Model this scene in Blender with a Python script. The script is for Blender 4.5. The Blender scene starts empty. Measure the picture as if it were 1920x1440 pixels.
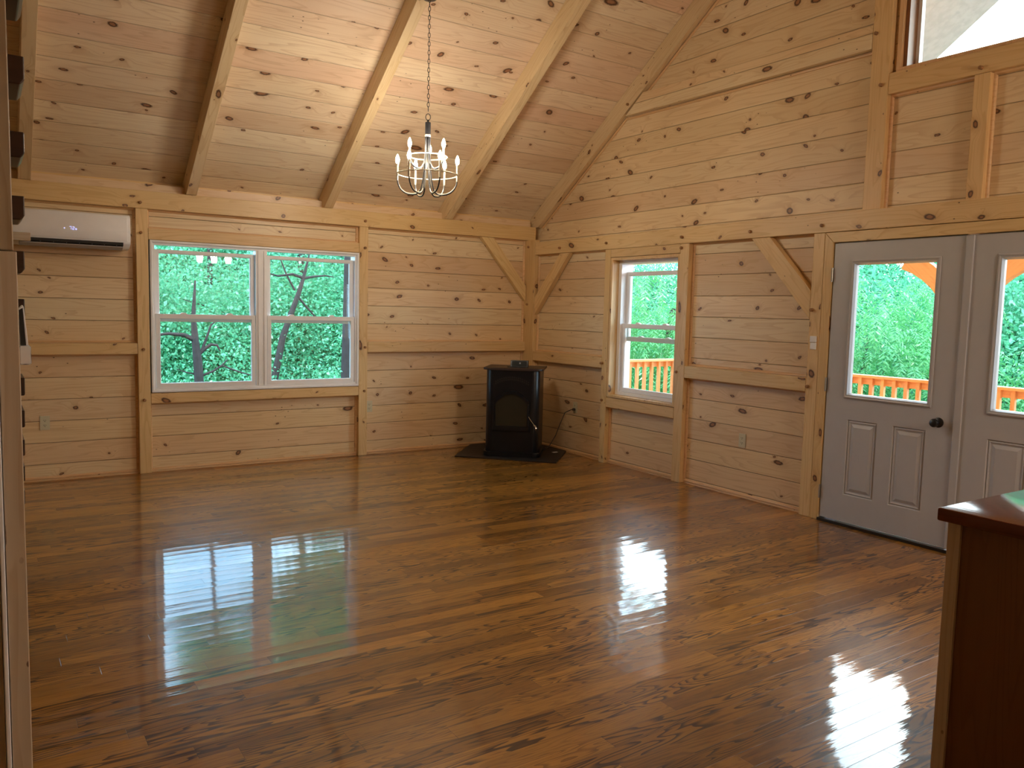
import bpy, bmesh, math, random
import numpy as np
from mathutils import Vector, Matrix
R = random.Random(7)
S = bpy.context.scene
COL = S.collection
SL = 0.70            # roof slope (rise over run)
RID = -4.83          # ridge line (y)

# ------------------------------------------------------------------ node helpers
class NT:
    def __init__(s, mat):
        s.t = mat.node_tree; s.t.nodes.clear()
    def n(s, typ, **kw):
        nd = s.t.nodes.new(typ)
        for k, v in kw.items(): setattr(nd, k, v)
        return nd
    def put(s, sock, v):
        if isinstance(v, bpy.types.NodeSocket): s.t.links.new(v, sock)
        elif v is not None:
            if sock.type == 'RGBA' and len(v) == 3: v = (*v, 1)
            sock.default_value = v
    def m(s, op, a, b=None, c=None, clamp=False):
        nd = s.n('ShaderNodeMath', operation=op, use_clamp=clamp)
        s.put(nd.inputs[0], a); s.put(nd.inputs[1], b); s.put(nd.inputs[2], c)
        return nd.outputs[0]
    def xyz(s, x, y, z=0.0):
        nd = s.n('ShaderNodeCombineXYZ')
        s.put(nd.inputs[0], x); s.put(nd.inputs[1], y); s.put(nd.inputs[2], z)
        return nd.outputs[0]
    def sep(s, v):
        nd = s.n('ShaderNodeSeparateXYZ'); s.put(nd.inputs[0], v); return nd.outputs
    def noise(s, v, sc=1.0, det=3.0, rough=0.5, dist=0.0):
        nd = s.n('ShaderNodeTexNoise'); s.put(nd.inputs['Vector'], v)
        nd.inputs['Scale'].default_value = sc; nd.inputs['Detail'].default_value = det
        nd.inputs['Roughness'].default_value = rough; nd.inputs['Distortion'].default_value = dist
        return nd.outputs[0]
    def white(s, v):
        nd = s.n('ShaderNodeTexWhiteNoise', noise_dimensions='3D'); s.put(nd.inputs['Vector'], v)
        return nd.outputs['Value'], nd.outputs['Color']
    def ss(s, v, a, b, lo=0.0, hi=1.0):
        nd = s.n('ShaderNodeMapRange', interpolation_type='SMOOTHSTEP')
        s.put(nd.inputs[0], v); s.put(nd.inputs[1], a); s.put(nd.inputs[2], b)
        s.put(nd.inputs[3], lo); s.put(nd.inputs[4], hi)
        return nd.outputs[0]
    def mix(s, f, a, b, mode='MIX'):
        nd = s.n('ShaderNodeMix', data_type='RGBA', blend_type=mode)
        s.put(nd.inputs[0], f); s.put(nd.inputs[6], a); s.put(nd.inputs[7], b)
        return nd.outputs[2]
    def bump(s, h, dist=1.0, st=1.0):
        nd = s.n('ShaderNodeBump'); s.put(nd.inputs['Height'], h)
        nd.inputs['Distance'].default_value = dist; nd.inputs['Strength'].default_value = st
        return nd.outputs[0]
    def out(s, sh):
        o = s.n('ShaderNodeOutputMaterial'); s.t.links.new(sh, o.inputs[0])
    def pbr(s, col, rough=0.5, metal=0.0, normal=None, coat=0.0, coat_r=0.03, spec=0.5, emis=None, est=0.0):
        b = s.n('ShaderNodeBsdfPrincipled')
        s.put(b.inputs['Base Color'], col); s.put(b.inputs['Roughness'], rough); s.put(b.inputs['Metallic'], metal)
        b.inputs['Coat Weight'].default_value = coat; b.inputs['Coat Roughness'].default_value = coat_r
        b.inputs['Specular IOR Level'].default_value = spec
        if normal is not None:
            s.put(b.inputs['Normal'], normal); s.put(b.inputs['Coat Normal'], normal)
        if emis: s.put(b.inputs['Emission Color'], emis); b.inputs['Emission Strength'].default_value = est
        return b.outputs[0]

def newmat(name):
    m = bpy.data.materials.new(name); m.use_nodes = True
    return m, NT(m)

def plain(name, col, rough=0.5, metal=0.0, coat=0.0, mott=0.04, spec=0.5):
    m, t = newmat(name)
    tc = t.n('ShaderNodeTexCoord').outputs['Object']
    v = t.noise(tc, 14.0, 3)
    c = t.mix(t.ss(v, 0.35, 0.65), tuple(x * (1 - mott) for x in col), tuple(min(1, x * (1 + mott)) for x in col))
    t.out(t.pbr(c, rough, metal, None, coat, spec=spec)); return m

def pine(name, light, dark, w=0.0, knot=0.42, ksz=1.0, rough=0.42, cell=(0.34, 0.175), seam=0.65, vary=1.0, spec=0.45):
    """Knotty pine. UVs are metres: u along the grain, v across it; w > 0 adds board joints."""
    m, t = newmat(name)
    uv = t.n('ShaderNodeUVMap').outputs[0]
    u, v, _ = t.sep(uv)
    if w > 0:
        vr = t.m('DIVIDE', v, w); row = t.m('FLOOR', vr); fv = t.m('FRACT', vr)
    else:
        row = t.m('MULTIPLY', t.n('ShaderNodeObjectInfo').outputs['Random'], 91.0); fv = None
    rnd, rcol = t.white(t.xyz(row, 3.7, 1.3))
    uo = t.m('ADD', u, t.m('MULTIPLY', rnd, 23.0))
    # knots
    pu = t.m('DIVIDE', uo, cell[0]); pv = t.m('DIVIDE', v, cell[1])
    vo = t.n('ShaderNodeTexVoronoi', voronoi_dimensions='2D', feature='F1')
    t.put(vo.inputs['Vector'], t.xyz(pu, pv)); vo.inputs['Scale'].default_value = 1.0; vo.inputs['Randomness'].default_value = 1.0
    cx, cy, _ = t.sep(vo.outputs['Position']); cr, cg, cb = t.sep(vo.outputs['Color'])
    du = t.m('MULTIPLY', t.m('SUBTRACT', pu, cx), cell[0]); dv = t.m('MULTIPLY', t.m('SUBTRACT', pv, cy), cell[1])
    el = t.m('ADD', 0.36, t.m('MULTIPLY', cb, 0.66))
    du = t.m('ADD', du, t.m('MULTIPLY', dv, t.m('MULTIPLY', t.m('SUBTRACT', t.m('FRACT', t.m('MULTIPLY', cb, 7.3)), 0.5), 1.6)))
    du = t.m('MULTIPLY', du, el)
    wob = t.m('MULTIPLY', t.m('SUBTRACT', t.noise(t.xyz(u, v), 55.0, 1), 0.5), 0.009)
    d = t.m('ADD', t.m('SQRT', t.m('ADD', t.m('MULTIPLY', du, du), t.m('MULTIPLY', dv, dv))), wob)
    have = t.m('GREATER_THAN', cr, 1.0 - knot)
    rad = t.m('MULTIPLY', t.m('ADD', 0.0058, t.m('MULTIPLY', t.m('POWER', cg, 2.5), 0.014)), ksz)
    kn = t.m('MULTIPLY', t.ss(d, t.m('MULTIPLY', rad, 1.15), t.m('MULTIPLY', rad, 0.85)), have)
    ring = t.m('MULTIPLY', t.m('MULTIPLY', t.ss(d, t.m('MULTIPLY', rad, 1.5), t.m('MULTIPLY', rad, 0.95)), t.ss(d, t.m('MULTIPLY', rad, 0.45), t.m('MULTIPLY', rad, 0.9))), have)
    halo = t.m('MULTIPLY', t.ss(d, t.m('MULTIPLY', rad, 4.0), t.m('MULTIPLY', rad, 1.0)), have)
    # second, tiny pin knots in groups
    vo2 = t.n('ShaderNodeTexVoronoi', voronoi_dimensions='2D', feature='F1')
    t.put(vo2.inputs['Vector'], t.xyz(t.m('DIVIDE', uo, 0.11), t.m('DIVIDE', v, 0.07))); vo2.inputs['Scale'].default_value = 1.0
    c2x, c2y, _ = t.sep(vo2.outputs['Color'])
    grp = t.ss(t.noise(t.xyz(t.m('MULTIPLY', uo, 2.1), t.m('MULTIPLY', v, 2.4), row), 1.0, 1), 0.58, 0.66)
    pin = t.m('MULTIPLY', t.m('MULTIPLY', t.ss(vo2.outputs['Distance'], 0.075, 0.04), t.m('GREATER_THAN', c2x, 0.60)), grp)
    # grain, bent round the knots
    warp = t.m('MULTIPLY', t.m('MULTIPLY', t.ss(d, 0.075, 0.0), have), 0.05)
    gv = t.m('ADD', v, warp)
    fine = t.noise(t.xyz(t.m('MULTIPLY', uo, 1.6), t.m('MULTIPLY', gv, 60.0), row), 1.0, 3, 0.6)
    rings = t.noise(t.xyz(t.m('MULTIPLY', uo, 0.55), t.m('MULTIPLY', gv, 7.5), row), 1.0, 2, 0.45)
    lines = t.m('FRACT', t.m('MULTIPLY', rings, 13.0))
    lines = t.m('MULTIPLY', t.ss(lines, 0.55, 0.95), t.ss(lines, 1.0, 0.95))
    big = t.noise(t.xyz(t.m('MULTIPLY', uo, 0.8), t.m('MULTIPLY', v, 4.0), row), 1.0, 2)
    tone = t.m('ADD', t.m('MULTIPLY', t.m('SUBTRACT', rnd, 0.5), 0.9 * vary), t.m('MULTIPLY', big, 1.0), clamp=True)
    c = t.mix(tone, light, dark)
    hs = t.n('ShaderNodeHueSaturation'); t.put(hs.inputs['Color'], c)
    t.put(hs.inputs['Value'], t.m('ADD', 0.93, t.m('MULTIPLY', t.sep(rcol)[1], 0.12 * vary)))
    t.put(hs.inputs['Hue'], t.m('ADD', 0.493, t.m('MULTIPLY', t.sep(rcol)[2], 0.012 * vary)))
    c = hs.outputs[0]
    c = t.mix(t.m('MULTIPLY', lines, 0.34), c, tuple(x * y for x, y in zip(dark, (0.72, 0.58, 0.45))))
    c = t.mix(t.ss(fine, 0.45, 0.75, 0.0, 0.22), c, tuple(x * y for x, y in zip(dark, (0.8, 0.68, 0.55))))
    c = t.mix(t.m('MULTIPLY', halo, 0.30), c, (0.42, 0.20, 0.075))
    c = t.mix(t.m('MULTIPLY', kn, 0.85), c, (0.26, 0.095, 0.032))
    c = t.mix(t.m('MULTIPLY', ring, 0.9), c, (0.055, 0.020, 0.009))
    c = t.mix(t.m('MULTIPLY', pin, 0.85), c, (0.10, 0.04, 0.016))
    h = t.m('MULTIPLY', fine, 0.0003)
    if w > 0:
        e = t.m('MINIMUM', fv, t.m('SUBTRACT', 1.0, fv))
        g = t.ss(e, 0.006 / w, 0.0006 / w)
        core = t.ss(e, 0.0034 / w, 0.0014 / w)
        c = t.mix(t.m('MULTIPLY', core, seam), c, (0.10, 0.045, 0.018))
        h = t.m('SUBTRACT', h, t.m('MULTIPLY', g, 0.0035))
    t.out(t.pbr(c, rough, 0, t.bump(h), spec=spec)); return m

def oak_floor():
    m, t = newmat('glossy_oak_planks')
    uv = t.n('ShaderNodeUVMap').outputs[0]
    u, v, _ = t.sep(uv)
    W = 0.0826
    vr = t.m('DIVIDE', v, W); row = t.m('FLOOR', vr); fv = t.m('FRACT', vr)
    r1, _ = t.white(t.xyz(row, 5.1, 0.3))
    L = t.m('ADD', 0.75, t.m('MULTIPLY', r1, 0.75))
    ur = t.m('ADD', t.m('DIVIDE', u, L), t.m('MULTIPLY', r1, 17.3))
    pl = t.m('FLOOR', ur); fu = t.m('FRACT', ur)
    rp, rc = t.white(t.xyz(row, pl, 2.2)); ra, rb, rd = t.sep(rc)
    uo = t.m('ADD', u, t.m('MULTIPLY', rp, 31.0)); vv = t.m('ADD', v, t.m('MULTIPLY', ra, 7.0))
    n1 = t.noise(t.xyz(t.m('MULTIPLY', uo, 1.15), t.m('MULTIPLY', vv, 11.0), rp), 1.0, 2.2, 0.5, 0.25)
    k = t.m('ADD', 8.0, t.m('MULTIPLY', rb, 16.0))
    ln = t.m('FRACT', t.m('MULTIPLY', n1, k))
    ln = t.m('MULTIPLY', t.ss(ln, 0.45, 0.88), t.ss(ln, 1.0, 0.95))
    ln = t.m('MULTIPLY', ln, t.ss(rd, 0.15, 0.6, 0.25, 1.0))
    pore = t.noise(t.xyz(t.m('MULTIPLY', uo, 9.0), t.m('MULTIPLY', vv, 210.0), rp), 1.0, 2, 0.6)
    big = t.noise(t.xyz(t.m('MULTIPLY', uo, 1.3), t.m('MULTIPLY', vv, 5.0), rp), 1.0, 2)
    tone = t.m('ADD', t.m('MULTIPLY', rp, 0.60), t.m('MULTIPLY', t.m('SUBTRACT', big, 0.25), 0.75), clamp=True)
    c = t.mix(tone, (0.125, 0.047, 0.005), (0.54, 0.25, 0.042))
    c = t.mix(t.m('MULTIPLY', ln, 0.93), c, (0.028, 0.009, 0.0025))
    c = t.mix(t.ss(pore, 0.55, 0.72, 0.0, 0.6), c, (0.055, 0.021, 0.007))
    e = t.m('MINIMUM', fv, t.m('SUBTRACT', 1.0, fv))
    eu = t.m('MULTIPLY', t.m('MINIMUM', fu, t.m('SUBTRACT', 1.0, fu)), L)
    gap = t.m('MAXIMUM', t.ss(e, 0.013, 0.004), t.ss(eu, 0.0012, 0.0004))
    c = t.mix(t.m('MULTIPLY', gap, 0.65), c, (0.03, 0.011, 0.004))
    # each strip cups and leans a little: this breaks the mirror image into bands
    cen = t.m('SUBTRACT', fv, 0.5)
    lean = t.m('MULTIPLY', t.m('MULTIPLY', t.m('SUBTRACT', rb, 0.5), 0.0013), cen)
    cup = t.m('MULTIPLY', t.m('MULTIPLY', cen, cen), 0.0010)
    rip = t.m('MULTIPLY', t.noise(t.xyz(t.m('MULTIPLY', u, 5.0), t.m('MULTIPLY', v, 34.0), row), 1.0, 3, 0.55), 0.00036)
    fin = t.m('MULTIPLY', t.noise(t.xyz(t.m('MULTIPLY', u, 30.0), t.m('MULTIPLY', v, 190.0)), 1.0, 2, 0.6), 0.000045)
    h = t.m('ADD', t.m('ADD', lean, cup), t.m('ADD', rip, fin))
    h = t.m('SUBTRACT', h, t.m('MULTIPLY', gap, 0.0002))
    b = t.pbr(c, 0.38, 0, t.bump(h), coat=1.0, coat_r=0.04, spec=0.15)
    b.node.inputs['Coat IOR'].default_value = 1.5
    t.out(b); return m

def glass_mat(name, tint=(0.93, 0.97, 0.95)):
    m, t = newmat(name)
    f = t.n('ShaderNodeFresnel'); f.inputs[0].default_value = 1.5
    tr = t.n('ShaderNodeBsdfTransparent'); t.put(tr.inputs[0], tint)
    gl = t.n('ShaderNodeBsdfGlossy'); gl.inputs['Roughness'].default_value = 0.0
    mx = t.n('ShaderNodeMixShader')
    bf = t.n('ShaderNodeNewGeometry').outputs['Backfacing']
    t.put(mx.inputs[0], t.m('MULTIPLY', t.m('MULTIPLY', f.outputs[0], 1.9, clamp=True), t.m('SUBTRACT', 1.0, bf)))
    t.t.links.new(tr.outputs[0], mx.inputs[1]); t.t.links.new(gl.outputs[0], mx.inputs[2])
    t.out(mx.outputs[0]); return m

def emit_mat(name, col, st):
    m, t = newmat(name)
    e = t.n('ShaderNodeEmission'); t.put(e.inputs[0], col); e.inputs[1].default_value = st
    t.out(e.outputs[0]); return m

def leaf_mat(name, a, b, tr):
    m, t = newmat(name)
    tc = t.n('ShaderNodeTexCoord').outputs['Object']
    r, rc = t.white(t.n('ShaderNodeUVMap').outputs[0])
    big = t.noise(tc, 0.9, 2)
    c = t.mix(t.m('ADD', t.m('MULTIPLY', r, 0.6), t.m('MULTIPLY', t.m('SUBTRACT', big, 0.3), 0.9), clamp=True), a, b)
    p = t.pbr(c, 0.38, spec=0.6)
    tl = t.n('ShaderNodeBsdfTranslucent'); t.put(tl.inputs[0], t.mix(0.5, c, tr))
    mx = t.n('ShaderNodeMixShader'); mx.inputs[0].default_value = 0.42
    t.t.links.new(p, mx.inputs[1]); t.t.links.new(tl.outputs[0], mx.inputs[2])
    t.out(mx.outputs[0]); return m

LIGHT = (0.80, 0.640, 0.405); DARK = (0.73, 0.520, 0.295)
M = {}
M['wall_pine'] = pine('pine_wall_boards', LIGHT, DARK, w=0.18, knot=0.46, ksz=1.05)
M['gable_pine'] = pine('pine_gable_boards', LIGHT, DARK, w=0.184, knot=0.60, ksz=1.25, seam=0.5)
M['ceil_pine'] = pine('pine_ceiling_boards', (0.84, 0.70, 0.50), (0.75, 0.545, 0.375), w=0.205, knot=0.50, ksz=1.3, seam=0.28, vary=1.3)
M['timber'] = pine('pine_timber', (0.79, 0.585, 0.295), (0.70, 0.475, 0.205), knot=0.42, ksz=1.15, cell=(0.42, 0.12), vary=0.6)
M['rafter'] = pine('pine_rafter', (0.80, 0.64, 0.40), (0.71, 0.52, 0.28), knot=0.40, ksz=1.1, cell=(0.55, 0.12), vary=0.6)
M['trim'] = pine('pine_trim', (0.78, 0.52, 0.27), (0.68, 0.42, 0.20), knot=0.15, ksz=0.6, vary=0.6)
M['cream_wood'] = pine('pale_pine', (0.62, 0.52, 0.40), (0.52, 0.42, 0.31), knot=0.18, ksz=0.8, vary=0.5)
M['old_wood'] = pine('weathered_pine', (0.42, 0.32, 0.21), (0.34, 0.25, 0.15), knot=0.18, ksz=0.8, vary=0.5)
M['dark_jamb'] = pine('stained_window_jamb', (0.34, 0.17, 0.075), (0.24, 0.11, 0.045), knot=0.2)
M['tread'] = pine('dark_stained_tread', (0.060, 0.026, 0.012), (0.032, 0.013, 0.006), knot=0.2, rough=0.35)
M['cabinet'] = pine('brown_cabinet_panel', (0.22, 0.095, 0.028), (0.15, 0.06, 0.016), knot=0.0, rough=0.4)
M['counter'] = pine('polished_red_brown_counter', (0.14, 0.040, 0.020), (0.075, 0.020, 0.010), knot=0.0, rough=0.12)
M['deck'] = pine('stained_deck_wood', (0.86, 0.42, 0.17), (0.76, 0.33, 0.12), knot=0.25, w=0.0, rough=0.6)
M['soffit'] = plain('pale_glossy_porch_ceiling', (0.62, 0.53, 0.56), 0.22, mott=0.06)
M['peg'] = plain('peg_end_grain', (0.30, 0.15, 0.06), 0.6)
M['floor'] = oak_floor()
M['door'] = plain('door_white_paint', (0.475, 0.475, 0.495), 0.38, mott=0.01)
M['vinyl'] = plain('window_vinyl', (0.88, 0.88, 0.90), 0.35, mott=0.01)
M['glass'] = glass_mat('window_glass')
M['black'] = plain('black_metal', (0.012, 0.012, 0.014), 0.35)
M['enamel'] = plain('stove_black_enamel', (0.006, 0.007, 0.010), 0.30, spec=0.35)
M['stovetop'] = plain('stove_top_matte', (0.035, 0.020, 0.016), 0.45)
M['stoveglass'] = plain('stove_smoked_glass', (0.030, 0.027, 0.018), 0.25, spec=0.35)
M['mat'] = plain('hearth_pad_black', (0.012, 0.010, 0.009), 0.5)
M['chrome'] = plain('bright_nickel', (0.75, 0.75, 0.76), 0.18, 1.0)
M['hinge'] = plain('hinge_nickel', (0.32, 0.30, 0.27), 0.35, 1.0)
M['champagne'] = plain('champagne_metal', (0.66, 0.60, 0.47), 0.35, 0.25)
M['white_pl'] = plain('white_plastic', (0.88, 0.88, 0.91), 0.28, mott=0.01)
M['grey_pl'] = plain('grey_plastic', (0.38, 0.37, 0.38), 0.4, mott=0.02)
M['almond'] = plain('almond_plastic', (0.62, 0.57, 0.40), 0.4, mott=0.01)
M['slot'] = plain('dark_slot', (0.015, 0.013, 0.012), 0.6)
M['threshold'] = plain('bronze_threshold', (0.035, 0.030, 0.028), 0.35, 0.6)
M['cable'] = plain('black_cable', (0.012, 0.011, 0.011), 0.45)
M['bark'] = plain('bark', (0.014, 0.012, 0.015), 0.9, mott=0.3)
M['bulb'] = emit_mat('lit_bulb', (1.0, 0.88, 0.70), 390.0)
M['shade'] = emit_mat('lit_glass_shade', (1.0, 0.92, 0.80), 132.0)
M['fill_shade'] = emit_mat('fill_light_glow', (1.0, 0.92, 0.80), 76.0)  # glow for the added fill light over the kitchen
M['led'] = emit_mat('display_led', (0.55, 0.55, 1.0), 1.3)
M['leaf'] = leaf_mat('broad_leaves', (0.020, 0.15, 0.090), (0.17, 0.56, 0.35), (0.18, 0.72, 0.34))
M['frond'] = leaf_mat('frond_leaves', (0.045, 0.24, 0.10), (0.16, 0.48, 0.20), (0.18, 0.62, 0.15))
def ground_mat():
    m, t = newmat('wooded_hillside')
    tc = t.n('ShaderNodeTexCoord').outputs['Object']
    v = t.noise(tc, 2.2, 8, 0.7); v2 = t.noise(tc, 9.0, 6, 0.7)
    c = t.mix(t.ss(v, 0.35, 0.7), (0.015, 0.10, 0.035), (0.06, 0.28, 0.10))
    c = t.mix(t.ss(v2, 0.45, 0.7), c, (0.01, 0.05, 0.02))
    t.out(t.pbr(c, 0.9, normal=t.bump(v2, 0.4))); return m
M['hill'] = ground_mat()

# ------------------------------------------------------------------ mesh helpers
AX = {'x': Vector((1, 0, 0)), 'y': Vector((0, 1, 0)), 'z': Vector((0, 0, 1))}
class MB:
    def __init__(s): s.b = bmesh.new()
    def quad(s, pts):
        s.b.faces.new([s.b.verts.new(p) for p in pts])
    def box(s, x0, x1, y0, y1, z0, z1, bev=0.0):
        x0, x1 = sorted((x0, x1)); y0, y1 = sorted((y0, y1)); z0, z1 = sorted((z0, z1))
        return s.prism([(x0, y0), (x1, y0), (x1, y1), (x0, y1)], z0, z1, bev=bev)
    def prism(s, poly, a0, a1, f=lambda x, y, h: (x, y, h), bev=0.0):
        """Extrude a 2D polygon; f maps (x, y, height) to 3D."""
        lo = [s.b.verts.new(f(x, y, a0)) for x, y in poly]; hi = [s.b.verts.new(f(x, y, a1)) for x, y in poly]
        n = len(poly); fs = [s.b.faces.new(lo[::-1]), s.b.faces.new(hi)]
        for i in range(n): fs.append(s.b.faces.new([lo[i], lo[(i + 1) % n], hi[(i + 1) % n], hi[i]]))
        if bev > 0:
            ed = list({e for q in fs for e in q.edges})
            bmesh.ops.bevel(s.b, geom=ed, offset=bev, segments=2, profile=0.5, affect='EDGES')
        return s
    def beam(s, p, q, w, h, up=(0, 0, 1), bev=0.003):
        """Rectangular bar from p to q."""
        p, q = Vector(p), Vector(q); d = (q - p).normalized(); r = d.cross(Vector(up)).normalized(); u2 = r.cross(d)
        c = [(-w / 2, -h / 2), (w / 2, -h / 2), (w / 2, h / 2), (-w / 2, h / 2)]
        return s.prism(c, 0, (q - p).length, f=lambda a, b_, t_: p + r * a + u2 * b_ + d * t_, bev=bev)
    def tube(s, pts, rad, seg=8, closed=False, cap=True):
        pts = [Vector(p) for p in pts]; n = len(pts); rs = rad if isinstance(rad, (list, tuple)) else [rad] * n
        rings = []; prev = None
        for i, p in enumerate(pts):
            a = pts[(i - 1) % n] if (closed or i > 0) else p; c = pts[(i + 1) % n] if (closed or i < n - 1) else p
            d = (c - a).normalized()
            if prev is None:
                r = d.cross(Vector((0.13, 0.21, 1))); r = r.normalized() if r.length > 1e-4 else Vector((1, 0, 0))
            else: r = (prev - d * prev.dot(d)).normalized()
            prev = r; u2 = d.cross(r)
            rings.append([s.b.verts.new(p + (r * math.cos(k * 2 * math.pi / seg) + u2 * math.sin(k * 2 * math.pi / seg)) * rs[i]) for k in range(seg)])
        for i in range(n if closed else n - 1):
            A, B = rings[i], rings[(i + 1) % n]
            for k in range(seg): s.b.faces.new([A[k], A[(k + 1) % seg], B[(k + 1) % seg], B[k]])
        if cap and not closed: s.b.faces.new(rings[0][::-1]); s.b.faces.new(rings[-1])
        return s
    def lathe(s, prof, o=(0, 0, 0), ax='z', seg=20):
        """prof: (radius, height) list, revolved about an axis through o."""
        o = Vector(o); A = AX[ax] if isinstance(ax, str) else Vector(ax).normalized()
        r0 = A.orthogonal().normalized(); u2 = A.cross(r0); rings = []
        for r, h in prof:
            if r < 1e-6: rings.append([s.b.verts.new(o + A * h)])
            else: rings.append([s.b.verts.new(o + A * h + (r0 * math.cos(k * 2 * math.pi / seg) + u2 * math.sin(k * 2 * math.pi / seg)) * r) for k in range(seg)])
        for a, b_ in zip(rings, rings[1:]):
            for k in range(seg):
                k2 = (k + 1) % seg
                if len(a) == 1 and len(b_) == 1: continue
                if len(a) == 1: s.b.faces.new([a[0], b_[k2], b_[k]])
                elif len(b_) == 1: s.b.faces.new([a[k], a[k2], b_[0]])
                else: s.b.faces.new([a[k], a[k2], b_[k2], b_[k]])
        return s
    def rings(s, rect, prof, f, close=False, cap=False):
        """Mitred rectangular moulding: prof = (inset, height) list over rect (a0,a1,b0,b1)."""
        a0, a1, b0, b1 = rect; rr = []
        for i, h in prof:
            rr.append([s.b.verts.new(f(x, y, h)) for x, y in ((a0 + i, b0 + i), (a1 - i, b0 + i), (a1 - i, b1 - i), (a0 + i, b1 - i))])
        seq = list(zip(rr, rr[1:])) + ([(rr[-1], rr[0])] if close else [])
        for A, B in seq:
            for k in range(4): s.b.faces.new([A[k], A[(k + 1) % 4], B[(k + 1) % 4], B[k]])
        if cap: s.b.faces.new(rr[-1])
        return s
    def slab(s, a0, a1, b0, b1, n0, n1, holes, f, cuts=()):
        """Slab with rectangular holes (a0,a1,b0,b1) and their reveals; holes may touch the slab's edges."""
        A = sorted({a0, a1, *[h[0] for h in holes], *[h[1] for h in holes]}); B = sorted({b0, b1, *cuts, *[h[2] for h in holes], *[h[3] for h in holes]})
        A = [x for x in A if a0 <= x <= a1]; B = [x for x in B if b0 <= x <= b1]
        V = {}
        def vt(i, j, n):
            if (i, j, n) not in V: V[(i, j, n)] = s.b.verts.new(f(A[i], B[j], n))
            return V[(i, j, n)]
        def solid(i, j):
            if i < 0 or j < 0 or i >= len(A) - 1 or j >= len(B) - 1: return False
            x = (A[i] + A[i + 1]) / 2; y = (B[j] + B[j + 1]) / 2
            return not any(h[0] < x < h[1] and h[2] < y < h[3] for h in holes)
        for i in range(len(A) - 1):
            for j in range(len(B) - 1):
                if not solid(i, j): continue
                for n in (n0, n1): s.b.faces.new([vt(i, j, n), vt(i + 1, j, n), vt(i + 1, j + 1, n), vt(i, j + 1, n)])
                for (di, dj, e) in ((-1, 0, ((i, j), (i, j + 1))), (1, 0, ((i + 1, j), (i + 1, j + 1))), (0, -1, ((i, j), (i + 1, j))), (0, 1, ((i, j + 1), (i + 1, j + 1)))):
                    if not solid(i + di, j + dj):
                        (p, q), (r, t) = e
                        s.b.faces.new([vt(p, q, n0), vt(r, t, n0), vt(r, t, n1), vt(p, q, n1)])
        return s
    def cut(s, co, no):
        g = s.b.verts[:] + s.b.edges[:] + s.b.faces[:]
        r = bmesh.ops.bisect_plane(s.b, geom=g, plane_co=co, plane_no=no, clear_outer=True)
        ed = [e for e in r['geom_cut'] if isinstance(e, bmesh.types.BMEdge)]
        try: bmesh.ops.holes_fill(s.b, edges=ed, sides=0)
        except Exception: pass
        return s
    def build(s, name, mat, parent=None, grain='x', off=None, voff=None, smooth=False, mod=None):
        b = s.b
        bmesh.ops.recalc_face_normals(b, faces=b.faces[:])
        uvl = b.loops.layers.uv.new('UVMap')
        g = AX[grain] if isinstance(grain, str) else Vector(grain).normalized()
        if off is None: off = (R.uniform(0, 40), R.uniform(0, 9))
        b.normal_update()
        for fc in b.faces:
            n = fc.normal; gg = g
            if abs(n.dot(g)) > 0.95: gg = g.orthogonal().normalized()
            t = n.cross(gg)
            if t.length < 1e-5: t = gg.orthogonal()
            t.normalize()
            k = max(range(3), key=lambda i: abs(t[i]))
            if t[k] < 0: t = -t
            dv = voff(fc.calc_center_median()) if voff else 0.0
            for l in fc.loops: l[uvl].uv = (l.vert.co.dot(gg) + off[0], l.vert.co.dot(t) + off[1] + dv)
        me = bpy.data.meshes.new(name); b.to_mesh(me); b.free()
        me.materials.append(mat)
        if smooth:
            for p in me.polygons: p.use_smooth = True
            try: me.set_sharp_from_angle(angle=math.radians(35))
            except Exception: pass
        o = bpy.data.objects.new(name, me); COL.objects.link(o)
        if parent is not None:
            o.parent = parent; o.matrix_parent_inverse = Matrix.Translation(-parent.location)
        return o

def tag(o, label=None, cat=None, group=None, kind=None):
    if label: o['label'] = label
    if cat: o['category'] = cat
    if group: o['group'] = group
    if kind: o['kind'] = kind
    return o
def empty(name, loc, label=None, cat=None, group=None, kind=None):
    o = bpy.data.objects.new(name, None); COL.objects.link(o); o.location = loc; o.empty_display_size = 0.1
    o.matrix_world = Matrix.Translation(loc)
    return tag(o, label, cat, group, kind)
def struct(o): o['kind'] = 'structure'; return o

FA = lambda a, b, n: (a, -n, b)          # wall_back frame: a = x, b = z, n = into the room
FB = lambda a, b, n: (-n, a, b)          # wall_right frame: a = y, b = z, n = into the room

XL, YF = -8.6, -9.66      # left and front (behind the camera) extents of the room
CZ = 2.642                # ceiling height at y = 0

# ------------------------------------------------------------------ setting
struct(MB().box(XL, 0.30, YF - 0.2, 0.30, -0.12, 0.0).build('floor', M['floor'], grain='x', off=(0, 0)))

# wall_back (double window)
WA = (-3.925, -2.013, 0.707, 2.024)
w = MB().slab(XL, 0.064, 0.0, 2.50, -0.22, -0.065, [WA], FA, cuts=(1.1,))
w.box(0.0655, 0.189, 0.145, 0.22, 2.2505, 2.50)
def voa(c):
    return (0.047 if c.z < 1.1 else 0.113)
struct(w.build('wall_back', M['wall_pine'], grain='x', off=(0, 0), voff=voa))

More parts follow.
